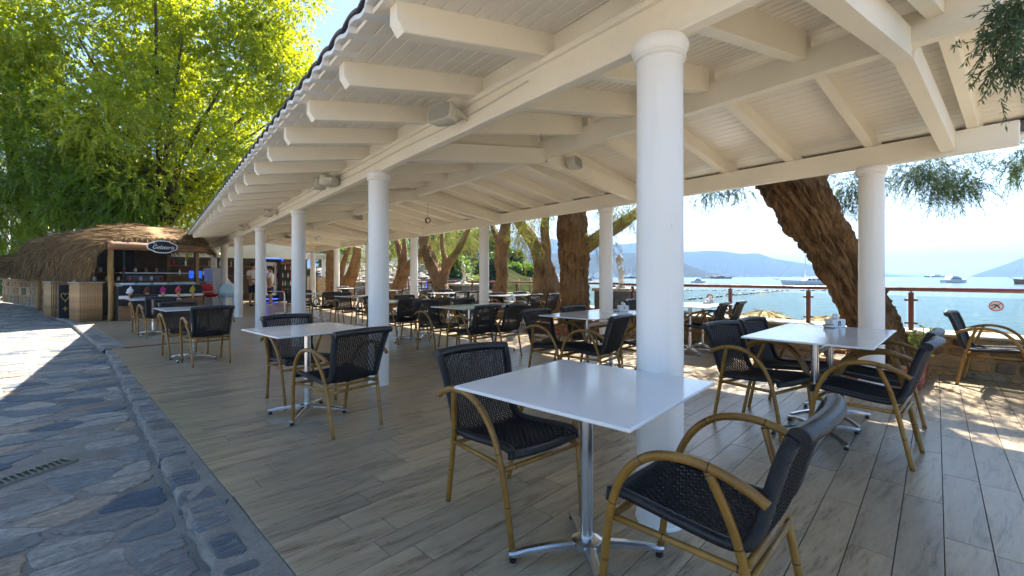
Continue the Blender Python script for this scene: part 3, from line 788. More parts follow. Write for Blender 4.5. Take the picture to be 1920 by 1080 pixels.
def base_parts(t, cx, cy, rz):
    if 'arm' not in TB:
        mb = MB(); rings = []
        for s_, hw, zt, th in ((.045, .030, .088, .030), (.075, .022, .083, .030), (.16, .019, .074, .026), (.25, .017, .060, .022), (.315, .019, .046, .020), (.335, .013, .043, .016)):
            rings.append([(s_, -hw, zt - th), (s_, -hw * 1.02, zt - .008), (s_, -hw * .6, zt), (s_, hw * .6, zt), (s_, hw * 1.02, zt - .008), (s_, hw, zt - th)])
        mb.loft(rings, True, True); TB['arm'] = mb.mesh('base_arm', M['alu'], 35)
        mb = MB(); mb.lathe([(.062, .058), (.064, .086), (.050, .0925), (.034, .094)], 24); TB['hub'] = mb.mesh('base_hub', M['alu'], 40)
        mb = MB(); mb.lathe([(.027, .09), (.027, .735)], 24); TB['pole'] = mb.mesh('pole', M['alu'], 40)
        mb = MB(); mb.lathe([(.014, 0), (.016, .006), (.015, .016), (.008, .018), (.008, .03)], 12, (.318, 0, 0)); TB['foot'] = mb.mesh('foot', M['black'], 40)
        mb = MB(); mb.box(-.16, .16, -.16, .16, .728, .7365); TB['plate'] = mb.mesh('mounting_plate', M['darkmetal'])
    link('pole', TB['pole'], t, (cx, cy, 0)); link('base_hub', TB['hub'], t, (cx, cy, 0)); link('mounting_plate', TB['plate'], t, (cx, cy, 0), rz)
    for k in range(4):
        a = link('base_arm', TB['arm'], t, (cx, cy, 0), rz + R(45 + 90 * k)); link('foot', TB['foot'], a)
def table(x, y, yaw, lx, label, ly=.80):
    t = thing('cafe_table', label, 'table', (x, y, 0), R(yaw), 'white topped tables on aluminium pedestals')
    mb = MB(); mb.box(-lx / 2, lx / 2, -ly / 2, ly / 2, .737, .7505, .003); obj('table_top', mb, M['table'], t)
    if lx < 1: base_parts(t, 0, 0, 0)
    else:
        for s in (-1, 1): base_parts(t, s * .27, 0, 0)
        mb = MB(); mb.box(-.243, .243, -.012, .012, .60, .64, .004); obj('brace', mb, M['alu'], t)
    return t
FY = 7.5
table(1.44, 1.27, 9.5, .80, 'square white table in the foreground in front of the nearest column')
table(1.05, 4.17, 9.5, .80, 'square white table standing left of the second column')
table(.44, 8.0, 9.0, .80, 'square white table with two chairs beyond the kerb bend')
table(-.02, 11.86, 9, .80, 'square white table right in front of the ice cream counter')
table(4.22, 1.20, 5.5, 1.37, 'long white table carrying the number 8 box by leaning trunk')
table(4.32, 3.60, FY, 1.42, 'long white table carrying the number 7 box')
table(4.05, 5.75, FY, 1.42, 'long table between the number 7 table and the middle columns')
table(3.87, 7.88, FY, 1.42, 'long table behind second column, first from the dappled floor')
table(6.9, 3.72, FY, 1.42, 'long white table by the low wall carrying the number 10 box')
table(7.05, 8.55, FY, 1.42, 'long table left of the thick upright trunk')
table(6.75, 10.9, FY, 1.42, 'long table beneath the forked tree and statue')
table(6.65, 14.1, FY, 1.42, 'long table farthest along the seaward columns')
table(3.75, 10.45, FY, .80, 'square table seen between second and third front columns')
table(3.45, 12.85, FY, .80, 'square table just right of the third front column')
table(3.2, 15.4, FY, .80, 'small far table in front of the drinks coolers')
table(6.3, 17.6, FY, 1.42, 'far long table under the sloping double trunk')
table(7.16, -.22, 4, .70, 'small table at the right edge beside the stone wall')
A = 'black wicker armchair '
chair(1.45, 1.80, 181, A + 'on the left of the foreground table')
chair(1.54, .80, 6, A + 'in the right foreground, seen from its side')
chair(1.12, 4.73, 187, A + 'behind the square table left of second column')
chair(1.17, 3.70, 14, A + 'with its back to camera, near the second column')
chair(.57, 7.53, 7.5, A + 'back to camera at table beyond the kerb bend')
chair(.35, 8.40, 190, A + 'on the left of table beyond the kerb bend')
chair(.03, 11.5, 12, A + 'back to camera at table by ice cream counter')
chair(-.12, 12.40, 190, A + 'facing camera at table by ice cream counter')
chair(3.83, 1.52, 172, A + 'on the left of leaning-trunk table, nearer camera')
chair(4.49, 1.52, 178, A + 'on the left of leaning-trunk table, farther from camera')
chair(3.87, .85, 2, A + 'on the right of leaning-trunk table, nearer camera')
chair(4.55, .93, 3, A + 'on the right of leaning-trunk table, farther from camera')
chair(7.18, .43, 178, A + 'at the right edge against the stone wall')
chair_back(1004, 581, 183, A + 'on the left of table before brick planter')
chair_back(1073, 574.5, 185, A + 'on the right in front of the low brick planter')
chair_back(1168, 592, 14, A + 'on the just left of nearest column, back to camera')
chair(4.58, 3.06, 8, A + 'mostly hidden by the nearest column')
chair_back(917, 573, 10, A + 'on the right of table behind 7, nearer camera')
chair_back(971, 570.5, 14, A + 'on the right of table behind 7, farther')
chair(3.62, 6.42, 186, A + 'on the left of table behind 7, nearer camera')
chair(4.40, 6.46, 184, A + 'on the left of table behind 7, farther')
chair_back(771, 561.5, 10, A + 'right behind the second column, back to camera')
chair_back(828, 560, 8, A + 'seen sideways between second column and table behind 7')
chair(3.55, 8.50, 186, A + 'on the far side of table behind second column')
chair(4.25, 8.55, 188, A + 'on far side of that table, nearer the sea')
chair_back(1361, 568, 12, A + 'at table 10 beside the low wall, nearer camera')
chair_back(1392, 565.5, 10, A + 'at table 10 beside the low wall, nearer sea')
chair(6.55, 4.35, 186, A + 'on the far side of table 10')
chair(7.15, 4.40, 186, A + 'at table 10 tucked against the low wall')
chair_back(1006, 552.5, 10, A + 'left of the thick trunk, back to camera')
chair_back(1040, 551, 12, A + 'close against the thick upright trunk')
chair_back(927, 549, 186, A + 'right of the third seaward column')
chair_back(975, 547.5, 186, A + 'facing camera before the thin upright trunk')
chair_back(868.5, 547, 8, A + 'left of the third seaward column, back to camera')
chair_back(893, 546.5, 10, A + 'partly hidden by the third seaward column')
chair(6.35, 11.55, 187, A + 'facing camera under the forked tree, nearer columns')
chair(7.05, 11.6, 187, A + 'facing camera under the forked tree, nearer sea')
chair(6.3, 13.45, 8, A + 'back to camera at the farthest seaward table')
chair(6.95, 13.5, 8, A + 'back to camera at farthest seaward table, seaward side')
chair(6.35, 14.75, 186, A + 'beyond the farthest seaward table')
chair(3.85, 9.85, 8, A + 'back to camera between second and third columns')
chair(3.72, 11.05, 188, A + 'facing camera between second and third columns')
chair(3.55, 12.25, 8, A + 'back to camera right of the third column')
chair(3.40, 13.5, 188, A + 'facing camera right of the third column')
chair(3.45, 14.8, -40, A + 'at the small table before the drinks coolers')
chair(6.0, 16.9, 8, A + 'back to camera at the table under sloping trunk')
chair(6.7, 16.95, 8, A + 'under the sloping double trunk, seaward side')
chair(6.1, 18.3, 188, A + 'beyond the table under the sloping trunk')
# napkin boxes with numbers, ashtrays
def napkin(px, py, num, yaw, what, where):
    x, y = P(px, py, .752)
    t = thing('napkin_holder', what, 'napkin holder', (x, y, .751), R(yaw), 'numbered napkin holders')
    mb = MB(); mb.box(-.065, .065, -.045, .045, 0, .075, .004); obj('box', mb, M['white'], t)
    mb = MB(); mb.tube(spline([(0, 0, .07), (.012, .004, .09), (-.006, 0, .105), (.004, .004, .118)], 3), [.026, .026, .027, .024, .022, .024, .022, .018, .014, .008], 7); obj('napkin', mb, M['shirt'], t)
    me = text_mesh('number', num, .062, M['black']); o = link('number', me, t, (0, -.0465, .036)); o.rotation_euler = (PI / 2, 0, 0)
    a = thing('ashtray', 'small dark dish on ' + where, 'ashtray', (x - .13, y + .01, .751), 0, 'ashtrays')
    mb = MB(); mb.lathe([(.04, 0), (.05, .028), (.045, .03), (.036, .008), (.001, .008)], 16); obj('dish', mb, M['steel'], a)
napkin(1566, 613, '8', -32, 'white napkin box marked 8 on the long table', 'the long table by the leaning trunk')
napkin(1168, 583, '7', -32, 'white napkin box marked 7 beside the nearest column', 'the long table behind the nearest column')
napkin(1331, 568, '10', -32, 'napkin box marked 10 on the table by low wall', 'the table beside the low wall')
napkin(1019, 551, '11', -30, 'far napkin box left of the thick trunk', 'the table left of the thick trunk')
napkin(960, 565, '5', -30, 'napkin box behind chair on the table behind 7', 'the table between planter and middle columns')

# ============================================================ PAVILION FITTINGS
def speaker(loc, yaw, tilt, label, wall=(0, .12, 0)):
    t = thing('loudspeaker', label, 'speaker', loc, R(yaw), 'cream wall loudspeakers')
    t.rotation_euler = (R(tilt), 0, R(yaw))
    mb = MB(); rings = []
    for y, w, h in ((-.075, .118, .072), (-.055, .125, .078), (.02, .115, .070), (.07, .075, .05)):
        rings.append([(w * math.copysign(abs(math.cos(a)) ** .45, math.cos(a)), y, h * math.copysign(abs(math.sin(a)) ** .45, math.sin(a))) for a in (2 * PI * (k + .5) / 16 for k in range(16))])
    mb.loft(rings, True, True); obj('cabinet', mb, M['speaker'], t, sharp=40)
    mb = MB(); mb.loft([[(w * math.copysign(abs(math.cos(a)) ** .4, math.cos(a)), y, h * math.copysign(abs(math.sin(a)) ** .4, math.sin(a))) for a in (2 * PI * (k + .5) / 16 for k in range(16))] for y, w, h in ((-.0755, .110, .065), (-.081, .104, .060))], True, True); obj('grille', mb, M['grille'], t)
    mb = MB(); mb.tube([(.13, .0, 0), (.118, .0, 0)], .032, 14); obj('knob', mb, M['speaker'], t)
    mb = MB(); mb.box(.131, .137, -.02, .14, -.022, .022, .002); mb.box(.06, .137, .1405, .147, -.022, .022, .002); obj('bracket', mb, M['speaker'], t)
for k, (y, lab) in enumerate(((3.02, 'large cream loudspeaker on the front beam by second column'), (6.35, 'cream loudspeaker on front beam above the second column, left of pair'),
                              (9.9, 'loudspeaker on front beam between third and fourth columns'), (13.35, 'small far loudspeaker on front beam before fifth column'))):
    speaker((XF - .19, y, 2.47), -72 if k == 0 else -105, -8, lab)
speaker((XF - .16, 6.02, 2.47), -150, -6, 'cream loudspeaker on front beam, right one of the pair')
speaker((4.35, 4.07, 2.72), 18, -6, 'cream loudspeaker on the truss behind the nearest column')
speaker((4.0, 11.2, 2.70), 12, -6, 'loudspeaker on the truss above the third columns')
speaker((3.9, 18.3, 2.70), 12, -6, 'farthest loudspeaker on a truss near the bar')
cb = thing('cable', 'thin pale cable strung along the front beam between loudspeakers', 'cable')
mb = MB(); mb.tube(spline([(XF - .045, 2.2, 2.50), (XF - .047, 3.1, 2.47), (XF - .045, 4.2, 2.485), (XF - .047, 5.4, 2.47), (XF - .046, 6.4, 2.49), (XF - .046, 7.6, 2.46), (XF - .046, 9.9, 2.49), (XF - .046, 13.4, 2.47)], 6), .006, 6); obj('cable_run', mb, M['speaker'], cb)
t = thing('ceiling_fan', 'white ceiling fan on a down rod under the ridge', 'fan', (4.0, 14.6, 2.35))
mb = MB(); mb.lathe([(.012, .12), (.012, .42)], 10); obj('down_rod', mb, M['white'], t)
mb = MB(); mb.lathe([(.02, -.02), (.08, 0), (.10, .04), (.09, .09), (.03, .12)], 20); obj('motor', mb, M['white'], t)
for k in range(3):
    mb = MB(); mb.loft([[(x, -w, .045), (x, w, .06), (x, w, .066), (x, -w, .051)] for x, w in ((.09, .025), (.2, .06), (.6, .065), (.63, .04))], True, True)
    obj('blade', mb, M['white'], t, rz=R(20 + 120 * k))
t = thing('hanging_coil', 'small dark wire coil hanging from the ceiling', 'coil', (4.28, 7.98, 2.34))
mb = MB()
for k in range(4):
    r = .05 + .004 * (k % 2); mb.tube([(r * math.cos(a), (k - 1.5) * .012, r * math.sin(a)) for a in np.linspace(0, 2 * PI, 25)], .006, 6, False)
obj('coil', mb, M['darkmetal'], t)
mb = MB(); mb.tube([(0, 0, .05), (0, 0, .37)], .003, 5); obj('cord', mb, M['black'], t)

# ============================================================ SEA WALL, BALUSTRADE, PLANTERS
def stone_wall(root, x0, x1, y0, y1, z0, z1, cw, chh, seed, face=-1, proud=.014, mat='wallstone', core='wallmortar', cap=300):
    """core box plus irregular stones on the face turned to -x (face=-1); stones are parts"""
    mb = MB(); mb.box(x0 + .02, x1, y0, y1, z0, z1); obj('wall_core', mb, M[core], root)
    r = random.Random(seed); z = z0 + .004; n = 0; rest = MB()
    while z < z1 - .05:
        hh = min(chh * r.uniform(.7, 1.35), z1 - z); y = y0 + r.uniform(0, .05)
        if z1 - (z + hh) < .06: hh = z1 - z - .004
        while y < y1 - .06:
            w = min(cw * r.uniform(.55, 1.5), y1 - y); g = .008
            ring = []
            for k in range(8):
                a = 2 * PI * (k + .5) / 8
                ring.append((y + w / 2 + (w / 2 - g) * math.copysign(abs(math.cos(a)) ** .5, math.cos(a)) * r.uniform(.88, 1), z + hh / 2 + (hh / 2 - g) * math.copysign(abs(math.sin(a)) ** .5, math.sin(a)) * r.uniform(.85, 1)))
            cy_ = y + w / 2; cz_ = z + hh / 2; p = proud * r.uniform(.3, 1.3)
            m_ = MB() if n < cap else rest
            m_.loft([[(x0 + .022, a, b) for a, b in ring], [(x0 + .012 - p * .4, a, b) for a, b in ring], [(x0 + .008 - p + r.uniform(-.004, .004), a + (cy_ - a) * .22, b + (cz_ - b) * .22) for a, b in ring]][::(1 if face < 0 else 1)], False, True)
            if n < cap: obj('stone', m_, M[mat], root)
            n += 1; y += w
        z += hh
    if rest.v: tag(obj('stones', rest, M[mat], root), kind='stuff')
wall = thing('stone_wall', 'low rough stone wall under the glass railing, nearest stretch', 'wall')
stone_wall(wall, WALLX, 8.05, -1.6, 5.75, -.02, .47, .26, .125, 31)
mb = MB(); mb.box(WALLX - .03, 8.10, -1.6, 5.75, .472, .505, .008); obj('coping', mb, M['coping'], wall)
mb = MB(); mb.box(7.7, 8.06, -1.6, 5.75, -3, -.03); obj('footing', mb, M['wallmortar'], wall)
wall2 = thing('stone_wall', 'farther low stone wall behind the tree trunks', 'wall')
stone_wall(wall2, 8.25, 8.7, 6.45, 26, -.02, .42, .30, .14, 33, cap=200)
mb = MB(); mb.box(8.21, 8.75, 6.45, 26, .422, .455, .008); obj('coping', mb, M['coping'], wall2)
mb = MB(); mb.box(8.1, 8.7, 5.76, 26, -3, -.03); obj('footing', mb, M['wallmortar'], wall2)
mb = MB(); mb.box(WALLX + .1, 8.3, 5.76, 30, -.14, -.013); obj('floor_edge', mb, M['mortar'], floor)
def no_sign(root, x, y, z, r=.062):
    def disc(mb, r0, r1, off, n=28):
        mb.loft([[(x + off, y + q * math.cos(a), z + q * math.sin(a)) for a in (2 * PI * k / n for k in range(n))] for q in (r0, r1)], smooth=False)
    mb = MB(); disc(mb, r * .84, r, -.0015); mb.obox((x - .0015, y + r * .62, z - r * .58), (x - .0015, y - r * .62, z + r * .58), .0006, .009, (0, .7, .7)); 
    sg = obj('no_diving_sign', mb, M['red'], root)
    mb = MB(); disc(mb, .0005, r * .84, -.0008); obj('sign_face', mb, M['canvas'], sg)
    mb = MB(); xx = x - .0022
    mb.tube([(xx, y + r * .45, z + r * .22), (xx, y + .005, z + r * .30), (xx, y - r * .25, z - r * .02), (xx, y - r * .5, z - r * .42)], [.005, .008, .008, .005], 6, sy=.1, up=(1, 0, 0))
    mb.tube([(xx, y - r * .05, z + r * .2), (xx, y + r * .2, z - r * .1), (xx, y + r * .12, z - r * .4)], .005, 6, sy=.1, up=(1, 0, 0)); mb.ball((xx, y + r * .55, z + r * .14), .009, 8, 6, (.15, 1, 1))
    obj('diver_figure', mb, M['black'], sg)
def balustrade(x, ys, zb, label, signs=(), rail=1.03):
    t = thing('glass_balustrade', label, 'railing', group='glass balustrades')
    mb = MB(); mb.tube([(x, ys[0] - .3, rail + .012), (x, ys[-1] + .3, rail + .012)], .036, 12, sy=.75); obj('handrail', mb, M['railred'], t)
    for y in ys:
        mb = MB(); mb.box(x - .026, x + .026, y - .026, y + .026, zb, rail - .03, .004); p = obj('post', mb, M['railred'], t)
        mb = MB(); mb.lathe([(.009, rail - .03), (.009, rail)], 8, (x, y, 0)); obj('pin', mb, M['railred'], p)
        for zc in (zb + .09, rail - .13):
            for s in (-1, 1):
                mb = MB(); mb.box(x - .018, x + .018, *( (y + .027, y + .068) if s > 0 else (y - .068, y - .027)), zc - .014, zc + .014, .003); obj('clamp', mb, M['brass'], p)
    for k in range(len(ys) - 1):
        mb = MB(); mb.box(x - .004, x + .004, ys[k] + .045, ys[k + 1] - .045, zb + .03, rail - .075); gp = obj('glass_pane', mb, M['glass'], t)
    for y, z in signs: no_sign(t, x - .005, y, z)
    return t
sy_ = YX(1868, 7.78); sz_ = ZP(574, depth(7.78, sy_))
sy2 = YX(1331, 7.78); sz2 = ZP(557, depth(7.78, sy2))
balustrade(7.78, [-1.3, -.02, 1.22, 2.40, 3.58, 4.78, 5.6], .505, 'near glass railing with red posts and no diving signs', [(sy_, sz_), (sy2, max(.72, sz2))])
balustrade(8.45, [6.6 + 1.2 * k for k in range(6)], .455, 'farther glass railing behind the thick trunk')
balustrade(8.45, [13.9 + 1.2 * k for k in range(9)], .455, 'farthest glass railing beyond the second statue')
def brick_planter(cx, cy, lx, ly, hh, yaw, label):
    t = thing('brick_planter', label, 'planter', (cx, cy, 0), R(yaw), 'red brick planters')
    bl, bh, g = .20, .062, .010
    mb = MB()
    for a in ((-lx / 2 + .012, lx / 2 - .012, -ly / 2 + .012, -ly / 2 + .09), (-lx / 2 + .012, lx / 2 - .012, ly / 2 - .09, ly / 2 - .012), (-lx / 2 + .012, -lx / 2 + .09, -ly / 2 + .091, ly / 2 - .091), (lx / 2 - .09, lx / 2 - .012, -ly / 2 + .091, ly / 2 - .091)): mb.box(*a, 0, hh - .004)
    obj('mortar_core', mb, M['wallmortar'], t)
    n = int(hh / (bh + g))
    for c in range(n):
        z = .002 + c * (bh + g)
        for ax in (0, 1):
            L = (lx, ly)[ax]; W_ = (ly, lx)[ax]; p = -L / 2 + (0 if (c + ax) % 2 else -bl / 2)
            while p < L / 2 - .03:
                a, b = max(p, -L / 2), min(p + bl, L / 2)
                if b - a > .04:
                    for s in (-1, 1):
                        mb = MB()
                        q = (s * W_ / 2, s * (W_ / 2 - .098)); q0, q1 = min(q), max(q)
                        if ax == 0: mb.box(a, b, q0, q1, z, z + bh, .004)
                        else: mb.box(q0, q1, max(a, -L / 2 + .105), min(b, L / 2 - .105), z, z + bh, .004) if min(b, L / 2 - .105) - max(a, -L / 2 + .105) > .03 else None
                        if mb.v: obj('brick', mb, M['brick'], t)
                p += bl + g
    mb = MB(); mb.box(-lx / 2 + .1, lx / 2 - .1, -ly / 2 + .1, ly / 2 - .1, 0, hh - .05); obj('soil', mb, M['soil'], t)
    return t
brick_planter(6.78, 1.45, .95, 1.0, .23, 4, 'red brick planter round the leaning trunk')
brick_planter(7.05, 6.75, 1.15, 1.5, .23, 4, 'red brick planter round the thick upright trunk')

# ============================================================ TREES
def trunk_mb(mb, path, rads, n=20, sub=8, rough=.16, seed=0, twist=.6, ridge=0.0):
    pts = spline(path, sub); rr = lerp1(rads, sub); m = len(pts)
    u = Vector((1, 0, 0)); rings = []
    for i, p in enumerate(pts):
        t = (pts[min(i + 1, m - 1)] - pts[max(i - 1, 0)]).normalized(); u = (u - t * u.dot(t)).normalized(); b = t.cross(u); ring = []
        for k in range(n):
            a = 2 * PI * k / n; d = u * math.cos(a) + b * math.sin(a)
            q = Vector((math.cos(a + twist * p.z) * 2.2 + seed, math.sin(a + twist * p.z) * 2.2, p.z * .9))
            q2 = Vector((math.cos(a) * 6 + seed, math.sin(a) * 6, p.z * 2.2))
            r = rr[i] * (1 + rough * mnoise.noise(q) + rough * .7 * mnoise.noise(q2) + rough * .35 * mnoise.noise(q2 * 2.7))
            if ridge:
                w_ = a * 5 + seed + 1.6 * mnoise.noise(Vector((math.cos(a) * 1.5, math.sin(a) * 1.5, p.z * 1.3 + seed))) + p.z * 1.1
                q3 = Vector((math.cos(w_ / 5) * 12 + seed, math.sin(w_ / 5) * 12, p.z * 2.2)); q4 = Vector((math.cos(a) * 22, math.sin(a) * 22 + seed, p.z * 9))
                r += ridge * (abs(mnoise.noise(q3)) * -2.0 + .45 * mnoise.noise(q4) + .5 * mnoise.noise(q4 * .45))
            ring.append(p + d * r)
        rings.append(ring)
    mb.loft(rings, True, True, True); return mb
def leaf_arr(cs, dirs, L, Wd, rng):
    """numpy arrays: centre (n,3), direction (n,3) -> diamond leaves"""
    n = len(cs); d = dirs / (np.linalg.norm(dirs, axis=1, keepdims=True) + 1e-9)
    r = rng.normal(size=(n, 3)); s = np.cross(d, r); s /= (np.linalg.norm(s, axis=1, keepdims=True) + 1e-9)
    l = L * rng.uniform(.6, 1.3, (n, 1)); w = Wd * rng.uniform(.7, 1.3, (n, 1))
    v = np.stack([cs, cs + d * l * .45 + s * w, cs + d * l, cs + d * l * .45 - s * w], 1).reshape(-1, 3)
    return v
def foliage_obj(name, chunks, mat, parent):
    v = np.concatenate(chunks); n = len(v) // 4
    me = bpy.data.meshes.new(name); me.vertices.add(len(v)); me.vertices.foreach_set('co', v.astype(np.float32).ravel())
    me.loops.add(n * 4); me.loops.foreach_set('vertex_index', np.arange(n * 4, dtype=np.int32))
    me.polygons.add(n); me.polygons.foreach_set('loop_start', np.arange(0, n * 4, 4, dtype=np.int32))
    me.update(calc_edges=True); me.materials.append(mat)
    o = link(name, me, parent); o['kind'] = 'stuff'; return o
def sprays(rng, starts, dirs, length, nleaf, L, Wd, droop, spread=.5):
    """feathery drooping twigs: leaves along curved twigs"""
    out = []; n = len(starts)
    ln = length * rng.uniform(.5, 1.2, (n, 1, 1)); t = np.linspace(.05, 1, nleaf)[None, :, None]
    d = (dirs / (np.linalg.norm(dirs, axis=1, keepdims=True) + 1e-9))[:, None, :]
    p = starts[:, None, :] + d * ln * t; p[..., 2:3] -= droop * ln * t * t
    tan = d * np.ones_like(t) ; tan = tan + np.array([0, 0, -1.0]) * droop * 2 * t
    tan = tan + rng.normal(size=p.shape) * spread
    return leaf_arr(p.reshape(-1, 3), tan.reshape(-1, 3), L, Wd, rng)
def blob_points(rng, n, c, r, shell=.35):
    q = rng.normal(size=(n, 3)); q /= np.linalg.norm(q, axis=1, keepdims=True)
    k = 1 - shell * rng.random((n, 1)) ** 1.3
    return np.array(c) + q * k * np.array(r), q
def tamarisk(label, path, rads, branches, blobs, seed, n=20, leafn=1.0, extra=None, L=.085, Wd=.010, seg=40, sub=14, ridge=.03, mat='leaf_tam'):
    t = thing('tamarisk_tree', label, 'tree', group='tamarisk trees along the sea wall')
    b0 = Vector(path[0]); t.location = (b0.x, b0.y, 0); o = Vector((b0.x, b0.y, 0))
    mb = MB(); trunk_mb(mb, [Vector(p) - o for p in path], rads, seg, sub, .17, seed, .6, ridge); obj('trunk', mb, M['bark'], t)
    for p, r in branches:
        mb = MB(); trunk_mb(mb, [Vector(q) - o for q in p], r, 12, 6, .15, seed + 3); obj('branch', mb, M['bark'], t)
    rng = np.random.default_rng(seed); ch = []
    for c, r, k in blobs:
        k = int(k * leafn); st, q = blob_points(rng, k, (c[0] - o.x, c[1] - o.y, c[2]), r, .7)
        dr = q + rng.normal(size=q.shape) * .5 + np.array([0, 0, -.35])
        ch.append(sprays(rng, st, dr, .42, 15, L, Wd, .45))
    if extra:
        for c, r, k, ln in extra:
            st, q = blob_points(rng, k, (c[0] - o.x, c[1] - o.y, c[2]), r, .9)
            st2 = np.repeat(st, 3, 0) + rng.normal(size=(len(st) * 3, 3)) * .05; q2 = np.repeat(q, 3, 0)
            ch.append(sprays(rng, st2, q2 * .7 + rng.normal(size=q2.shape) * .55 + np.array([0, 0, -.55]), ln * .75, 24, L * .5, Wd * .42, .5, .7))
    foliage_obj('crown', ch, M[mat], t); return t
# leaning tree by the wall (its trunk fills the gap left of the nearest sea column)
tamarisk('tree with thick gnarled trunk leaning left beside the nearest sea column',
         [(6.98, 1.28, -.05), (6.95, 1.36, .25), (6.92, 1.45, .65), (6.88, 1.62, 1.1), (6.86, 1.80, 1.5), (6.9, 2.08, 2.0), (7.0, 2.38, 2.5), (7.2, 2.9, 3.1), (7.6, 3.5, 3.9)],
         [.38, .31, .27, .27, .29, .32, .37, .28, .18],
         [([(6.95, 2.2, 2.25), (7.3, 2.0, 2.9), (7.9, 1.6, 3.5), (8.6, .9, 4.0)], [.16, .13, .09, .05]), ([(7.2, 2.8, 3.0), (6.9, 3.6, 3.6), (6.7, 4.4, 4.2)], [.13, .10, .05])],
         [((8.6, 2.3, 4.6), (1.6, 1.9, .9), 700), ((9.2, 2.2, 4.9), (.9, 1.0, .7), 260), ((10.3, 4.6, 5.2), (1.6, 1.6, 1.0), 520), ((7.9, 4.6, 4.8), (1.4, 1.3, .8), 450)], 41, seg=110, sub=34, ridge=.075, mat='leaf_sea',  # crown clumps above the roof; the second is unseen, added to shade the floor
         extra=[((7.25, 1.75, 2.35), (.16, .26, .36), 70, .30),
                ((*D(1755, 5.9), 2.62), (.42, .42, .20), 62, .36), ((*D(1775, 5.6), 2.36), (.2, .2, .12), 26, .3), ((*D(1715, 6.0), 2.60), (.22, .22, .15), 45, .3), ((*D(1800, 5.7), 2.38), (.16, .16, .14), 40, .25),
                ((*D(1908, 5.3), 2.62), (.16, .16, .20), 40, .25), ((*D(1330, 7.4), 2.58), (.25, .25, .08), 26, .22), ((*D(1378, 7.2), 2.60), (.2, .2, .06), 20, .2),
                ((*D(1905, 2.3), 2.42), (.05, .06, .16), 26, .16), ((*D(1900, 2.35), 2.62), (.07, .05, .10), 22, .14)])
# thick upright trunk with a fork behind it
y2 = YX(1077, 7.05)
tamarisk('tree with thick upright ochre trunk rising from the brick planter',
         [(7.05, y2 - .02, -.05), (7.05, y2, .3), (7.06, y2, .8), (7.05, y2 + .02, 1.4), (7.03, y2 + .02, 2.0), (7.02, y2 + .03, 2.6), (7.1, y2 + .1, 3.6)],
         [.44, .36, .31, .30, .33, .30, .16],
         [([(7.1, y2 - .1, 1.75), (7.35, y2 - .45, 2.05), (7.7, y2 - .8, 2.35), (8.2, y2 - 1.1, 2.8)], [.19, .15, .13, .07]), ([(7.05, y2, 2.6), (6.8, y2 + .6, 3.4), (6.8, y2 + 1.2, 4.0)], [.16, .12, .05])],
         [((8.4, y2 - .2, 4.4), (1.9, 2.2, 1.0), 900), ((10.6, y2 + .9, 5.0), (1.7, 2.0, 1.0), 650)], 52, seg=80, sub=26, ridge=.045,
         extra=[((*D(1165, 9.0), 2.55), (.55, .5, .30), 90, .4), ((*D(1130, 9.0), 2.05), (.25, .25, .30), 40, .34)])
y3 = YX(1022, 7.75)
tamarisk('forked tree standing just behind the thick upright trunk',
         [(7.75, y3 - .1, -.05), (7.76, y3 - .05, .5), (7.75, y3, 1.1), (7.72, y3 + .06, 1.55), (7.70, y3 + .30, 2.0), (7.6, y3 + .7, 2.5), (7.5, y3 + 1.2, 3.1)],
         [.50, .42, .33, .25, .18, .15, .08],
         [([(7.74, y3 + .02, 1.4), (7.75, y3 - .05, 1.9), (7.72, y3 - .02, 2.6), (7.8, y3 - .3, 3.4)], [.17, .13, .11, .05])],
         [((9.2, y3 + 1.0, 4.3), (1.9, 1.8, 1.0), 700)], 63, extra=[((*D(985, 10.5), 2.1), (.3, .3, .55), 70, .42), ((*D(1000, 10.2), 2.5), (.6, .6, .2), 60, .4)])
y4 = YX(940, 7.9)
tamarisk('tree with a slim upright trunk between third and fourth sea columns',
         [(7.9, y4 + .12, -.05), (7.9, y4 + .05, .6), (7.9, y4 - .03, 1.2), (7.9, y4 + .02, 1.7), (7.9, y4 - .12, 2.3), (7.9, y4 - .3, 3.2)], [.26, .20, .18, .20, .19, .1],
         [([(7.9, y4, 2.1), (7.9, y4 + .3, 2.5), (8.0, y4 + .7, 3.0)], [.12, .10, .05])],
         [((9.2, y4 + .6, 4.2), (1.8, 1.8, .95), 700)], 74, extra=[((7.95, y4 + .55, 2.45), (.4, .5, .35), 60, .4), ((8.0, y4 - .6, 2.5), (.4, .4, .2), 40, .4)])
y5 = YX(838, 7.8)
tamarisk('forked tree with two strongly sloping trunks by the second statue',
         [(7.8, y5 - .1, -.05), (7.8, y5 + .05, .35), (7.8, y5 + .5, 1.0), (7.8, y5 + 1.0, 1.6), (7.8, y5 + 1.6, 2.4), (7.8, y5 + 2.2, 3.3)], [.36, .30, .25, .24, .22, .12],
         [([(7.8, y5 + .35, .75), (7.85, y5 + .3, 1.2), (7.9, y5 + .1, 1.6), (7.95, y5 - .5, 2.15), (8.0, y5 - 1.1, 2.8)], [.18, .16, .15, .11, .05]), ([(7.9, y5 + .12, 1.55), (7.9, y5 + .45, 2.2), (7.95, y5 + .6, 2.9)], [.11, .09, .05])],
         [((9.0, y5 + .8, 4.1), (1.9, 2.3, 1.0), 800)], 85, extra=[((8.1, y5 - .7, 2.45), (.6, .9, .5), 130, .5), ((8.1, y5 + .9, 2.55), (.5, .6, .4), 80, .5), ((8.4, y5 + 2.6, 2.3), (.6, .9, .5), 90, .5)])
y6 = YX(745, 7.6)
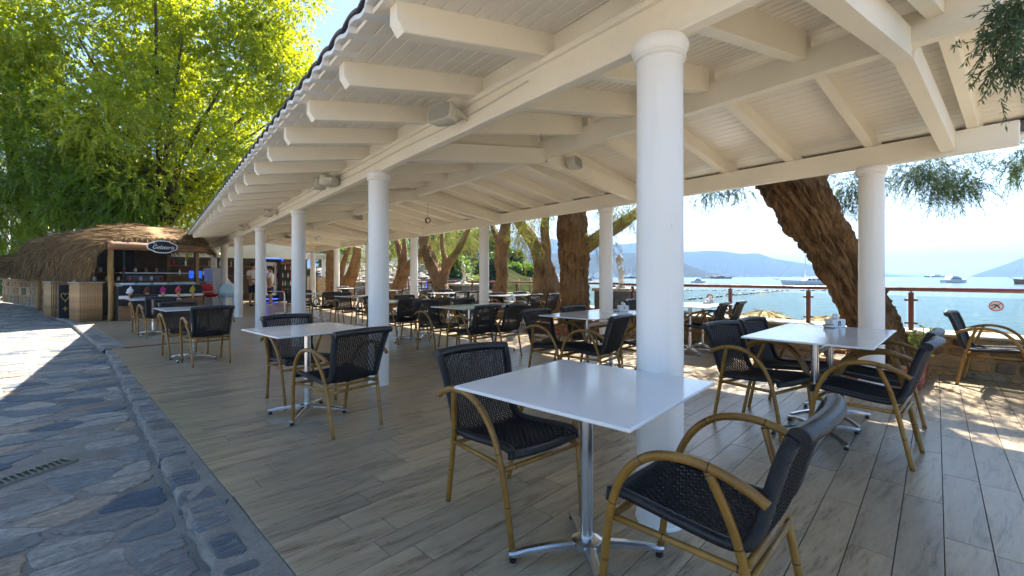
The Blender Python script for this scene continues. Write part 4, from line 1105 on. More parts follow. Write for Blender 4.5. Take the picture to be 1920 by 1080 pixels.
tamarisk('curved forked tree seen right of the second front column',
         [(7.6, y6 + .3, -.05), (7.6, y6 + .2, .4), (7.6, y6 - .3, 1.0), (7.6, y6 - .55, 1.5), (7.6, y6 - .4, 2.0), (7.6, y6 + .1, 2.7)], [.34, .30, .26, .24, .16, .1],
         [([(7.6, y6 - .5, 1.4), (7.6, y6 - 1.2, 1.7), (7.65, y6 - 1.9, 2.1), (7.7, y6 - 2.4, 2.7)], [.2, .17, .13, .06]), ([(7.6, y6 - .55, 1.5), (7.6, y6 - .65, 2.1), (7.6, y6 - .6, 2.9)], [.13, .11, .06])],
         [((8.8, y6, 4.0), (1.8, 2.4, 1.0), 700)], 96, extra=[((8.1, y6 + .9, 2.1), (.6, 1.0, .7), 130, .5), ((8.2, y6 - 1.6, 2.3), (.5, .8, .5), 80, .5)])
y7 = YX(648, 7.4)
tamarisk('widely forked dark tree behind the small far tables',
         [(7.4, y7 - .2, -.05), (7.4, y7 - .15, .5), (7.4, y7 - .7, 1.1), (7.4, y7 - 1.3, 1.7), (7.4, y7 - 1.7, 2.6)], [.55, .42, .30, .26, .14],
         [([(7.4, y7 - .1, .6), (7.4, y7 + .5, 1.0), (7.4, y7 + .6, 1.5), (7.4, y7 + .1, 2.1), (7.4, y7 - .6, 2.7)], [.24, .19, .16, .13, .08])],
         [((8.6, y7, 3.9), (1.8, 2.4, 1.0), 650)], 107, extra=[((8.0, y7 + .4, 2.2), (.7, 1.6, .7), 200, .55)])
y8 = YX(622, 7.2)
tamarisk('dark straight trunk beside the far end column', [(7.2, y8, -.05), (7.2, y8, .8), (7.2, y8 + .05, 1.8), (7.2, y8 + .1, 3.0)], [.34, .28, .27, .2], [],
         [((8.0, y8 + 1, 4.2), (1.8, 2.2, 1.1), 550)], 118)

# plant in the near planter
t = thing('green_plant', 'small bright green leafy plant in the near brick planter', 'plant', (6.9, .98, .18))
rng = np.random.default_rng(5); ch = []
mb = MB()
for k in range(7):
    a = rng.uniform(0, 2 * PI); h_ = rng.uniform(.25, .45); e = np.array([.1 * math.cos(a), .1 * math.sin(a), h_])
    mb.tube([(0, 0, 0), tuple(e * .5 + np.array([0, 0, .03])), tuple(e)], .004, 5)
    n = 16; tt = rng.uniform(.25, 1, (n, 1)); ch.append(leaf_arr(e * tt, rng.normal(size=(n, 3)) + np.array([0, 0, .6]), .075, .016, rng))
obj('stem', mb, M['leaf_palm'], t); foliage_obj('leaves', ch, M['leaf_palm'], t)

# ============================================================ ICE CREAM KIOSK AND BAR
KA = R(19)
def kx(x, y): return (-.91 + x * math.cos(KA) - y * math.sin(KA), 16.2 + x * math.sin(KA) + y * math.cos(KA))
kiosk = thing('thatched_kiosk', 'thatched kiosk with log beam standing beyond the kerb', 'kiosk', (-.91, 16.2, 0), KA)
for x, y in ((.0, .06), (2.06, .06), (-.02, 3.6), (-.02, 7.0), (2.1, 3.6)):
    mb = MB(); mb.tube(spline([(x, y, 0), (x + .012, y, .7), (x - .01, y, 1.4), (x, y, 2.2)], 4), .07, 12); obj('post', mb, M['woodpost'], kiosk)
mb = MB(); mb.tube(spline([(-.12, -.06, 2.06), (.6, -.07, 2.065), (1.4, -.06, 2.06), (2.28, -.06, 2.055)], 5), [.098] * 15 + [.095], 16, sy=1.15); obj('front_beam', mb, M['wood'], kiosk)
def thatch(root, prof, y0, y1, seed, n, fr=.45, strand=.42, k0=.45, ff=.27):
    """prof: (x,z) section; lofted base plus hanging strands"""
    raw = spline([(a, b, 0) for a, b in prof], 5); sec = [(p.x, p.y) for p in raw]
    ysn = 16; rings = []
    zc = min(p[1] for p in sec)
    for i in range(ysn + 1):
        y = y0 + (y1 - y0) * i / ysn; e = min(y - y0, y1 - y); k = min(1, (e / fr)) if fr else 1; k = math.sin(k * PI / 2) * (1 - k0) + k0
        rings.append([(x, y, 1.62 + (z - 1.62) * k + .03 * mnoise.noise(Vector((x * 2, y * 1.5, seed)))) if z > 1.62 else (x, y, z) for x, z in sec])
    mb = MB(); mb.loft(rings, smooth=True, closed=False); b = obj('thatch_base', mb, M['thatch'], root)
    rng = np.random.default_rng(seed); m = len(sec)
    R_ = np.array(rings); ii = rng.uniform(0, ysn, n); jj = rng.uniform(0, m - 1.001, n)
    jj = np.where(rng.random(n) < .62, jj * .45, jj)
    i0 = np.minimum(ii.astype(int), ysn - 1); j0 = jj.astype(int); fi = (ii - i0)[:, None]; fj = (jj - j0)[:, None]
    p = (R_[i0, j0] * (1 - fi) + R_[i0 + 1, j0] * fi) * (1 - fj) + (R_[i0, j0 + 1] * (1 - fi) + R_[i0 + 1, j0 + 1] * fi) * fj
    dn = R_[i0, j0 + 1] - R_[i0, j0]; dn = dn / (np.linalg.norm(dn, axis=1, keepdims=True) + 1e-9)
    dn = np.where(dn[:, 2:3] > 0, -dn, dn); nrm = np.cross(dn, np.array([0, 1.0, 0])); nrm = np.where(nrm[:, 2:3] < 0, -nrm, nrm)
    ch = [leaf_arr(p + nrm * rng.uniform(0, .035, (n, 1)), dn + rng.normal(size=(n, 3)) * .11 + nrm * .05, strand, .0055, rng)]
    # front and left fringes
    for x0, x1, yy, z, k in ((prof[0][0], prof[-1][0], y0, None, n // 4),):
        j = rng.uniform(0, m - 1.001, k).astype(int); q = R_[0, j] + rng.normal(size=(k, 3)) * .02
        q[:, 1] -= rng.uniform(0, .08, k)
        ch.append(leaf_arr(q, np.tile([0, -.15, -1.0], (k, 1)) + rng.normal(size=(k, 3)) * .16, ff, .006, rng))
    k = n // 5; q = np.stack([np.full(k, prof[0][0]) + rng.normal(size=k) * .05, rng.uniform(y0, y1, k), prof[0][1] + rng.uniform(0, .35, k)], 1)
    ch.append(leaf_arr(q, np.tile([-.05, 0, -1.0], (k, 1)) + rng.normal(size=(k, 3)) * .12, .34, .0055, rng))
    foliage_obj('thatch_strands', ch, M['thatch'], root)
thatch(kiosk, [(-.42, 1.50), (-.40, 1.80), (-.32, 2.12), (-.10, 2.42), (.4, 2.62), (1.0, 2.68), (1.7, 2.66), (2.2, 2.52), (2.42, 2.22)], .02, 7.3, 3, 52000, k0=.66, ff=.13)
mb = MB(); mb.box(.06, 2.1, 2.3, 2.4, 0, 2.3); obj('back_wall', mb, M['darkwall'], kiosk)
mb = MB(); mb.box(.10, 1.2, 2.2, 2.29, 1.45, 2.05, .01); obj('menu_board', mb, M['black'], kiosk)
for z in (1.05, 1.32):
    mb = MB(); mb.box(.1, 2.0, 1.95, 2.28, z, z + .03); obj('shelf', mb, M['wood'], kiosk)
jm = {}
rj = random.Random(8)
for k in range(13):
    z = (1.082, 1.352)[k % 2]; c = ['red', 'white', 'paleblue', 'gold', 'cane'][rj.randrange(5)]; x, y = .2 + k * .14, 2.12
    jt = tag(link('jar', None, None, (*kx(x, y), z), KA), {'red': 'red', 'white': 'white', 'paleblue': 'pale blue', 'gold': 'yellow', 'cane': 'tan'}[c] + ' jar on the ' + ('lower', 'upper')[k % 2] + ' kiosk shelf, ' + ('left end', 'left middle', 'middle', 'right middle', 'right end')[min(4, k * 5 // 13)], 'jar', 'jars on the kiosk shelves')
    mb = MB(); mb.lathe([(.035, 0), (.042, .02), (.042, .10), (.030, .12)], 12); obj('body', mb, M[c], jt)
    mb = MB(); mb.lathe([(.032, .121), (.032, .135), (.01, .14)], 12); obj('lid', mb, M['steel'], jt)
# gelato counter
gc = thing('gelato_counter', 'wood and black ice cream counter with glass display top', 'counter', (*kx(.06, -.30), 0), KA)
mb = MB(); mb.box(0, 2.0, .03, .75, .0, .93); obj('cabinet', mb, M['black'], gc)
wav = [(0, 0), (2.02, 0), (2.02, .60)] + [(2.02 - 2.02 * i / 24, .50 + .10 * math.cos(i / 24 * PI * 1.15)) for i in range(1, 25)]
mb = MB(); mb.loft([[(x, .029, z) for x, z in wav], [(x, -.012, z) for x, z in wav]], True, True); obj('wood_panel', mb, M['wood'], gc)
mb = MB(); bl_ = [(0, .40), (2.02, .52), (2.02, .86), (1.98, .93), (1.9, .97), (.12, .97), (.04, .93), (0, .86)]
mb.loft([[(x, .028, z) for x, z in bl_], [(x, .006, z) for x, z in bl_]], True, True); obj('black_panel', mb, M['black'], gc)
mb = MB(); st_ = [(0, .60), (2.02, .63), (2.02, .695), (0, .685)]; mb.loft([[(x, .005, z) for x, z in st_], [(x, -.03, z) for x, z in st_]], True, True); obj('white_ledge', mb, M['white'], gc)
cols = [(.62, .66, .70), (.12, .035, .018), (.42, .02, .16), (.60, .09, .12), (.48, .42, .06)]
for k, (px, c) in enumerate(zip((229, 260, 290, 322, 353), cols)):
    m = M_plain('gelato_%d' % k, c, .5, 0, .15, 30, .3); x = .23 + k * .375
    mb = MB(); mb.ball((x, -.05, .83), .075, 14, 9, (1, .7, .9)); mb.ball((x - .02, -.05, .775), .068, 12, 7, (1.1, .7, .6)); mb.tube(spline([(x, -.05, .88), (x + .012, -.05, .92), (x, -.05, .95)], 3), [.04, .034, .028, .022, .016, .01, .004], 8)
    sc_ = obj('gelato_scoop', mb, m, gc)
    mb = MB(); mb.lathe([(.008, .52), (.048, .755)], 12, (x, -.05, 0)); obj('cone', mb, M['cane'], sc_)
mb = MB(); mb.box(.02, 2.0, .18, .70, .931, .985, .01); obj('display_tray', mb, M['steel'], gc)
for k in range(5):
    mb = MB(); mb.box(.1 + k * .375, .43 + k * .375, .22, .66, .986, 1.03, .01); obj('gelato_tub', mb, [M['white'], M['paleblue']][k % 2], gc)
mb = MB(); gpts = [(.02, .97), (.06, 1.10), (.16, 1.24), (.32, 1.30)]; mb.loft([[(x, y, z) for y, z in gpts] for x in (.2, 1.95)], closed=False); obj('curved_glass', mb, M['clearglass'], gc)
mb = MB(); mb.box(.12, 2.0, .32, .72, 1.30, 1.325, .004); obj('display_shelf', mb, M['steel'], gc)
for x in (.2, 1.94):
    mb = MB(); mb.box(x - .018, x + .018, .30, .34, .985, 2.0); obj('frame_post', mb, M['black'], gc)
o = link('ice_lettering', text_mesh('ice_lettering', 'Ice', .20, M['gold'], 0, .004), gc, (.62, -.0165, .22)); o.rotation_euler = (PI / 2, 0, 0)
# oval sign on the beam
sg = thing('oval_sign', 'black scalloped oval sign with white Gelateria lettering on the beam', 'sign', (*kx(1.08, -.20), 2.07), KA)
def oval(r1, r2, y0, y1):
    mb = MB(); n = 48; ring = []
    for k in range(n):
        a = 2 * PI * k / n; s = 1 - .10 * math.exp(-((math.cos(2 * a)) / .35) ** 2) ; ring.append((r1 * s * math.cos(a), r2 * s * math.sin(a)))
    mb.loft([[(x, y1, z) for x, z in ring], [(x, y0, z) for x, z in ring]], True, True); return mb
obj('rim', oval(.375, .185, -.012, .03), M['white'], sg); obj('face', oval(.345, .16, -.018, -.0125), M['black'], sg)
o = link('lettering', text_mesh('lettering', 'Gelateria', .155, M['white'], .35, .003, 'CENTER', .95), sg, (.01, -.0215, -.015)); o.rotation_euler = (PI / 2, 0, 0)
o = link('lettering', text_mesh('lettering_small', 'La', .07, M['white'], .35, .003), sg, (-.19, -.0215, .085)); o.rotation_euler = (PI / 2, 0, 0)
# cane clad cabinets left of the kiosk
def cane_cabinet(x0, x1, y0, y1, hh, label):
    t = thing('cane_cabinet', label, 'cabinet', (*kx((x0 + x1) / 2, (y0 + y1) / 2), 0), KA, 'cane clad cabinets'); a, b = (x1 - x0) / 2, (y1 - y0) / 2
    mb = MB(); mb.box(-a, a, -b, b, 0, hh); obj('carcass', mb, M['darkwall'], t)
    mb = MB(); mb.box(-a - .05, a + .03, -b - .05, b + .03, hh, hh + .03, .004); obj('worktop', mb, M['coping'], t)
    cmn = MB(); cmn.tube([(0, 0, 0), (0, 0, hh * .5), (0, 0, hh - .004)], .017, 7); cmn = cmn.mesh('cane', M['cane'])
    n = int(2 * a / .034)
    for k in range(n): link('cane', cmn, t, (-a + .017 + k * .034, -b - .012 + rj.uniform(-.004, .004), 0))
    n = int(2 * b / .034)
    for k in range(n): link('cane', cmn, t, (-a - .012 + rj.uniform(-.004, .004), -b + .017 + k * .034, 0))
cane_cabinet(-.52, -.06, .42, 1.30, 1.03, 'larger dry cane cabinet beside the ice cream counter')
cane_cabinet(-.52, -.12, 3.0, 3.75, 1.03, 'narrow dry cane cabinet behind the dark panel')
t = thing('dark_service_panel', 'dark panel with gold heart emblem and cross between cane cabinets', 'panel', (*kx(-.52, 1.75), 0), KA)
mb = MB(); mb.box(-.13, .30, 0, .05, .03, .97, .008); obj('door', mb, M['darkmetal'], t)
mb = MB(); pts_ = []
for k in range(33):
    a = 2 * PI * k / 32; pts_.append((.085 * math.sin(a) ** 3, -.008, .64 + .0085 * (13 * math.cos(a) - 5 * math.cos(2 * a) - 2 * math.cos(3 * a) - math.cos(4 * a))))
mb.tube(pts_, .009, 6, False); obj('heart_emblem', mb, M['gold'], t)
mb = MB(); mb.box(-.012, .012, -.014, -.001, .24, .36); mb.box(-.045, -.0125, -.013, -.001, .29, .314); mb.box(.0125, .045, -.013, -.001, .29, .314); obj('cross_emblem', mb, M['gold'], t)
# stone bar further along with its own thatch
SA = math.atan2(2.27, 6.7)
bar = thing('stone_bar', 'rough stone bar counter with wooden top at the far left', 'bar', (-3.45, 25.4, -.02), SA)
stone_wall(bar, 0, .55, 0, 7.2, 0, 1.08, .55, .32, 77)
stt = random.Random(3)
mb = MB(); mb.box(-.06, .62, -.08, 7.3, 1.081, 1.12, .006); obj('bar_top', mb, M['wood'], bar)
for y in (.1, 3.4, 6.9):
    mb = MB(); mb.lathe([(.09, 0), (.09, 2.05)], 14, (.9, y, 0)); obj('post', mb, M['column'], bar)
k2 = thing('thatched_canopy', 'smaller thatched canopy above the far stone bar', 'canopy', (-3.45, 25.4, 0), SA)
thatch(k2, [(-.9, 1.55), (-.85, 1.75), (-.5, 2.02), (.3, 2.25), (1.4, 2.3), (2.4, 2.1), (2.6, 1.8)], -.3, 7.6, 9, 20000)
for y in (.3, 7.2):
    mb = MB(); mb.lathe([(.07, 0), (.07, 2.1)], 12, (1.9, y, 0)); obj('post', mb, M['woodpost'], k2)
cu = thing('patterned_cushion', 'brown patterned cushion lying on the far stone bar', 'cushion', (*[(-3.45 - 5.3 * math.sin(SA) + .3 * math.cos(SA)), 25.4 + 5.3 * math.cos(SA) + .3 * math.sin(SA)], 1.10))
mb = MB(); mb.ball((0, 0, .17), .42, 14, 8, (1.3, .8, .42)); obj('cushion', mb, M['greycloth'], cu)

# ============================================================ SERVICE AREA AT THE FAR END
back = thing('bar_wall', 'dark brown back wall of the bar under pale fascia', 'wall', (0, 26.3, 0))
mb = MB(); mb.box(-3, 6.6, 0, .2, -.02, 2.15); obj('wall', mb, M['darkwall'], back)
mb = MB(); mb.box(-3, 6.6, -.06, .26, 2.152, 3.0); obj('fascia', mb, M['paint'], back)
for z in (1.25, 1.7):
    mb = MB(); mb.box(-2.5, 4.0, -.26, -.001, z, z + .035); obj('shelf', mb, M['wood'], back)
rb = random.Random(15)
for k in range(26):
    z = (1.2865, 1.7365)[k % 2]; x = -2.3 + k * .23
    bc = rb.randrange(5)
    b = thing('bottle', ['dark', 'tan', 'white', 'red', 'brown'][bc] + ' bottle on the ' + ('lower', 'upper')[k % 2] + ' shelf of the dark bar wall', 'bottle', (x, 26.17, z), 0, 'bottles on the bar shelves')
    mb = MB(); mb.lathe([(.035, 0), (.038, .02), (.038, .17), (.014, .22), (.013, .29)], 10); obj('bottle_glass', mb, M[['darkmetal', 'cane', 'white', 'red', 'wood'][bc]], b)
def cooler(x, y, w, hh, label, neon):
    t = thing('drinks_cooler', label, 'cooler', (x, y, 0), R(4), 'drinks coolers')
    mb = MB(); mb.box(-w / 2, w / 2, .05, .6, .02, hh, .01); obj('cabinet', mb, M['black'], t)
    mb = MB(); mb.box(-w / 2 + .06, w / 2 - .06, .044, .0495, .30, hh - .22); d = obj('glass_door', mb, M['steel'] if neon else M['darkmetal'], t)
    mb = MB(); mb.box(w / 2 - .055, w / 2 - .035, .01, .045, .9, 1.4, .004); obj('handle', mb, M['steel'], d)
    for k in range(4):
        z = .40 + k * .38
        for j in range(5):
            mb = MB(); mb.lathe([(.03, 0), (.03, .15), (.012, .20), (.012, .24)], 8, (-w / 2 + .13 + j * (w - .26) / 4, .02, z)); obj('bottle', mb, M[['red', 'gold', 'paleblue', 'leaf_dark', 'white'][(j + k) % 5]], d)
    if neon:
        mb = MB(); q = w / 2 - .025; pth = [(-q, .038, .25), (-q, .038, hh - .08), (-q + .06, .038, hh - .03), (q - .06, .038, hh - .03), (q, .038, hh - .08), (q, .038, .25)]
        mb.tube(pth, .022, 8); obj('neon_frame', mb, M['neon'], t)
        mb = MB(); mb.tube([(-q, .038, .12), (q, .038, .12)], .015, 8); obj('neon_strip', mb, M['neon'], t)
    else:
        mb = MB(); mb.box(-w / 2 + .04, w / 2 - .04, .03, .0495, hh - .18, hh - .03, .004); h_ = obj('header', mb, M['wood'], t)
x_, y_ = D(514, 21.5); cooler(x_, y_, .82, 2.12, 'tall drinks cooler with glowing blue neon frame', True)
x_, y_ = D(540, 21.6); cooler(x_, y_, .72, 1.98, 'dark drinks cooler with wooden header beside the neon one', False)
# wooden service counter, monitor, white cabinet
x_, y_ = D(383, 16.0)
t = thing('service_counter', 'wooden plank service counter right of the kiosk', 'counter', (x_, y_, 0), R(20))
mb = MB(); mb.box(-.6, .55, .02, .6, 0, .98); obj('carcass', mb, M['darkwall'], t)
for k in range(11):
    mb = MB(); mb.box(-.6 + k * .1045 + .002, -.6 + (k + 1) * .1045 - .002, -.001, .018, .02, .97, .003); obj('plank', mb, M['woodpost'], t)
mb = MB(); mb.box(-.66, .6, -.06, .66, .981, 1.03, .006); obj('counter_top', mb, M['coping'], t)
x2, y2_ = x_ - .25, y_ + .2
t = thing('monitor', 'small monitor with blue screen on the service counter', 'monitor', (x2, y2_, 1.032), R(20))
mb = MB(); mb.box(-.22, .22, 0, .03, .10, .40, .008); obj('housing', mb, M['black'], t)
mb = MB(); mb.box(-.205, .205, -.003, -.0005, .115, .385); obj('screen', mb, M['screen'], t)
mb = MB(); mb.box(-.04, .04, .01, .03, .012, .1); mb.box(-.12, .12, -.07, .09, 0, .0115); obj('stand', mb, M['black'], t)
t = thing('white_box', 'white box standing beside the monitor', 'box', (x_ + .22, y_ + .25, 1.032), R(20)); mb = MB(); mb.box(-.13, .13, -.1, .14, 0, .40, .01); obj('body', mb, M['white'], t); mb = MB(); mb.box(-.12, .12, -.09, .13, .401, .415, .003); obj('lid', mb, M['coping'], t)
x_, y_ = D(421, 16.2)
t = thing('white_cabinet', 'stepped white cabinet on castors behind the high chairs', 'cabinet', (x_, y_, 0), R(25))
mb = MB(); mb.box(-.40, .36, 0, .6, .06, .95, .01); obj('lower_cabinet', mb, M['white'], t)
mb = MB(); pf = [(-.38, .951), (.30, .951), (.18, 1.10), (.10, 1.22), (.10, 1.52), (-.38, 1.52)]; mb.loft([[(x, .56, z) for x, z in pf], [(x, .04, z) for x, z in pf]], True, True); obj('upper_cabinet', mb, M['white'], t)
for a in (-.33, .29):
    for b in (.06, .54):
        mb = MB(); mb.tube([(a, b - .015, .03), (a, b + .015, .03)], .03, 10); obj('castor', mb, M['black'], t)
def high_chair(px, Z, seat_m, leg_m, label):
    x, y = D(px, Z); t = thing('high_chair', label, 'high chair', (x, y, 0), R(15), 'child high chairs')
    for a in (-1, 1):
        for b in (-1, 1):
            mb = MB(); mb.tube([(a * .27, b * .27, 0), (a * .15, b * .15, .56)], .016, 8); obj('leg', mb, M[leg_m], t)
    mb = MB(); mb.loft([[(x * s, y * s, z) for x, y in ((-.2, -.18), (.2, -.18), (.22, .18), (-.22, .18))] for s, z in ((.8, .52), (1, .58), (1.02, .62))], True, True); obj('seat', mb, M[seat_m], t)
    mb = MB(); rings = []
    for i in range(9):
        a = PI * i / 8; rings.append([(.215 * math.cos(a), .18 + d, .62) for d in (0, .03)] + [(.215 * math.cos(a), .21 + .02, .62 + .36 * math.sin(a) ** .6), (.215 * math.cos(a), .18 + .02, .62 + .36 * math.sin(a) ** .6)])
    mb.loft(rings, True, True); obj('backrest', mb, M[seat_m], t)
    mb = MB(); mb.box(-.27, .27, -.42, -.10, .69, .715, .01); obj('tray', mb, M['white'], t)
    for a in (-1, 1):
        mb = MB(); mb.tube([(a * .2, -.16, .6), (a * .2, -.2, .69)], .012, 6); obj('tray_support', mb, M[leg_m], t)
high_chair(392, 14.9, 'red', 'white', 'red plastic child high chair with white legs')
high_chair(430, 14.6, 'paleblue', 'paleblue', 'pale blue child high chair half behind a column')
# portico of the neighbouring terrace
x_, y_ = D(603, 27)
po = thing('stone_portico', 'sunlit portico with short columns on a warm stone parapet', 'portico', (x_, y_, 0), R(10))
stone_wall(po, -.8, -.35, -1.2, 1.4, 0, 1.15, .5, .3, 88, cap=40)
mb = MB(); mb.box(-.9, 1.7, -.35, .35, 0, 1.16); obj('parapet', mb, M['coping'], po)
for a in (-.55, .15, .85, 1.5):
    mb = MB(); mb.lathe([(.15, 1.161), (.13, 1.25), (.125, 2.2), (.16, 2.29)], 16, (a, 0, 0)); obj('column', mb, M['column'], po)
mb = MB(); mb.box(-1.6, 2.4, -.8, .8, 2.292, 2.55, .01); obj('roof_slab', mb, M['coping'], po)

# ============================================================ PEOPLE
def skin_mesh(name, V_, E_, r, mat, parent, sub=2):
    me = bpy.data.meshes.new(name + '_cage'); me.from_pydata(V_, E_, []); o = bpy.data.objects.new(name + '_cage', me); C.objects.link(o)
    sk = o.modifiers.new('skin', 'SKIN'); sk.use_smooth_shade = True
    if not me.skin_vertices: me.attributes.new('skin', 'FLOAT', 'POINT')
    for i, q in enumerate(me.skin_vertices[0].data): q.radius = r[i] if isinstance(r[i], tuple) else (r[i], r[i]); q.use_root = (i == 0)
    ss = o.modifiers.new('sub', 'SUBSURF'); ss.levels = sub; ss.render_levels = sub
    dg = bpy.context.evaluated_depsgraph_get(); dg.update()
    m2 = bpy.data.meshes.new_from_object(o.evaluated_get(dg)); bpy.data.objects.remove(o); m2.name = name; m2.materials.clear(); m2.materials.append(mat)
    m2.polygons.foreach_set('use_smooth', [True] * len(m2.polygons))
    return link(name, m2, parent)
def person(loc, yaw, label, arms, h=1.74, long_hair=False, lean=0.0, shoes='shoe', shirt='shirt', shorts='navy', cap=None):
    t = thing('person', label, 'person', loc, yaw); k = h / 1.74
    def q(x, y, z): return (x * k, (y + lean * max(0, z - .95)) * k, (z - lean * .25 * max(0, z - .95)) * k)
    Vt = [q(0, 0, .95), q(0, .005, 1.15), q(0, 0, 1.34), q(0, -.005, 1.46), q(0, .01, 1.53), q(0, .025, 1.62), q(0, .02, 1.69)]
    Rr = [.125, .115, .125, .07, .052, .092, .075]; Ed = [(i, i + 1) for i in range(6)]
    def chain(start, pts, rad):
        p = start
        for c, r in zip(pts, rad): Vt.append(c); Rr.append(r); Ed.append((p, len(Vt) - 1)); p = len(Vt) - 1
        return p
    for s in (-1, 1):
        chain(0, [q(s * .095, 0, .88), q(s * .10, .015, .50), q(s * .10, -.015, .30), q(s * .10, -.01, .09), q(s * .105, .10, .035), q(s * .11, .15, .03)], [.088, .056, .052, .038, .038, .03])
        el, ha = arms[s]
        e = chain(2, [q(s * .17, 0, 1.39), q(*el), q(*ha)], [.058, .042, .032])
        hx, hy, hz = ha; ex, ey, ez = el; d = Vector((hx - ex, hy - ey, hz - ez)).normalized(); sd = d.cross(Vector((0, 0, 1))).normalized() if abs(d.z) < .95 else Vector((1, 0, 0))
        pc = Vector(ha) + d * .07; pi = chain(e, [q(*pc)], [.030])
        for f in range(4): b = pc + sd * (.022 * (f - 1.5)) + d * .035; c = b + d * (.04 + .008 * (1 - abs(f - 1.5))) + Vector((0, 0, -.015)); chain(pi, [q(*b), q(*c)], [.009, .008])
        b = Vector(ha) + d * .04 + sd * (s * .04); chain(e, [q(*b), q(*(b + d * .03))], [.010, .009])
    skin_mesh('body', Vt, Ed, Rr, M['skin'], t)
    # face
    mb = MB(); hy = .02
    c0 = Vector(q(0, .02, 1.63))
    mb.tube([c0 + Vector((0, .085, .012)) * k, c0 + Vector((0, .112, -.014)) * k], [.009, .014], 6); obj('nose', mb, M['skin'], t)
    for s in (-1, 1):
        mb = MB(); mb.ball(c0 + Vector((s * .033, .082, .014)) * k, .010, 8, 6); obj('eye', mb, M['hair'], t)
        mb = MB(); mb.ball(c0 + Vector((s * .092, 0, 0)) * k, .024, 8, 6, (.4, .7, 1.2)); obj('ear', mb, M['skin'], t)
    mb = MB(); mb.box(c0.x - .02, c0.x + .02, c0.y + .080, c0.y + .088, c0.z - .046, c0.z - .038); obj('mouth', mb, M['brick'], t)
    mb = MB(); hc = c0 + Vector((0, -.018, .035)) * k; mb.ball(hc, .106 * k, 14, 10, (.95, 1, .95))
    if long_hair: mb.tube([hc + Vector((0, -.07, 0)), hc + Vector((0, -.12, -.08)), hc + Vector((0, -.12, -.25))], [.06, .05, .02], 8)
    obj('hair', mb, M['hair'], t)
    # clothes
    V2 = [q(0, 0, .90), q(0, .005, 1.12), q(0, 0, 1.34), q(0, -.005, 1.45)]; E2 = [(0, 1), (1, 2), (2, 3)]; r2 = [.152, .142, .148, .078]
    for s in (-1, 1):
        a = len(V2); el, ha = arms[s]; S0 = Vector((s * .17, 0, 1.39)); mid = S0.lerp(Vector(el), .62)
        V2 += [q(*S0), q(*mid)]; r2 += [.076, .066]; E2 += [(2, a), (a, a + 1)]
    skin_mesh('shirt', V2, E2, r2, M[shirt], t)
    V3 = [q(0, 0, .93), q(0, 0, .86)]; E3 = [(0, 1)]; r3 = [.150, .13]
    for s in (-1, 1):
        a = len(V3); V3 += [q(s * .10, .0, .80), q(s * .104, .012, .50)]; r3 += [.102, .084]; E3 += [(1, a), (a, a + 1)]
    skin_mesh('shorts', V3, E3, r3, M[shorts], t)
    for s in (-1, 1):
        mb = MB(); mb.ball((s * .107 * k, .06 * k, .035), .055, 12, 8, (.85, 2.2, .72)); obj('shoe', mb, M[shoes], t)
    return t
x_, y_ = D(474, 18.2)
def face_to(px0, Z0, px1, Z1):
    a, b = D(px0, Z0), D(px1, Z1); return math.atan2(-(b[0] - a[0]), b[1] - a[1])
person((x_, y_, 0), face_to(481, 18.2, 520, 17.6), 'standing person in white polo and dark shorts holding a small tablet', {-1: ((-.27, .08, 1.10), (-.10, .30, 1.10)), 1: ((.27, .08, 1.10), (.12, .32, 1.08))}, 1.76)
yw = face_to(481, 18.2, 520, 17.6)
tb = thing('tablet', 'small dark tablet in the hands of the standing person', 'tablet', (x_ - .40 * math.sin(yw), y_ + .40 * math.cos(yw), 1.115), yw)
mb = MB(); mb.box(-.12, .12, -.08, .08, 0, .012, .003); obj('casing', mb, M['black'], tb); mb = MB(); mb.box(-.11, .11, -.07, .07, .0125, .014); obj('screen', mb, M['darkmetal'], tb)
x_, y_ = D(507, 18.3)
person((x_, y_, 0), face_to(507, 18.3, 440, 18.0), 'person with dark ponytail and white shirt, half hidden by a column', {-1: ((-.25, .06, 1.12), (-.12, .26, 1.22)), 1: ((.25, .05, 1.12), (.10, .22, 1.32))}, 1.64, True, shoes='white')
bx, by = -3.45 - 2.4 * math.sin(SA) + 1.0 * math.cos(SA), 25.4 + 2.4 * math.cos(SA) + 1.0 * math.sin(SA)
person((bx, by, 0), SA + R(65), 'person in grey shirt leaning over the far stone bar', {-1: ((-.26, .2, 1.2), (-.1, .42, 1.25)), 1: ((.26, .2, 1.2), (.1, .42, 1.25))}, 1.70, False, .25, shirt='greycloth')

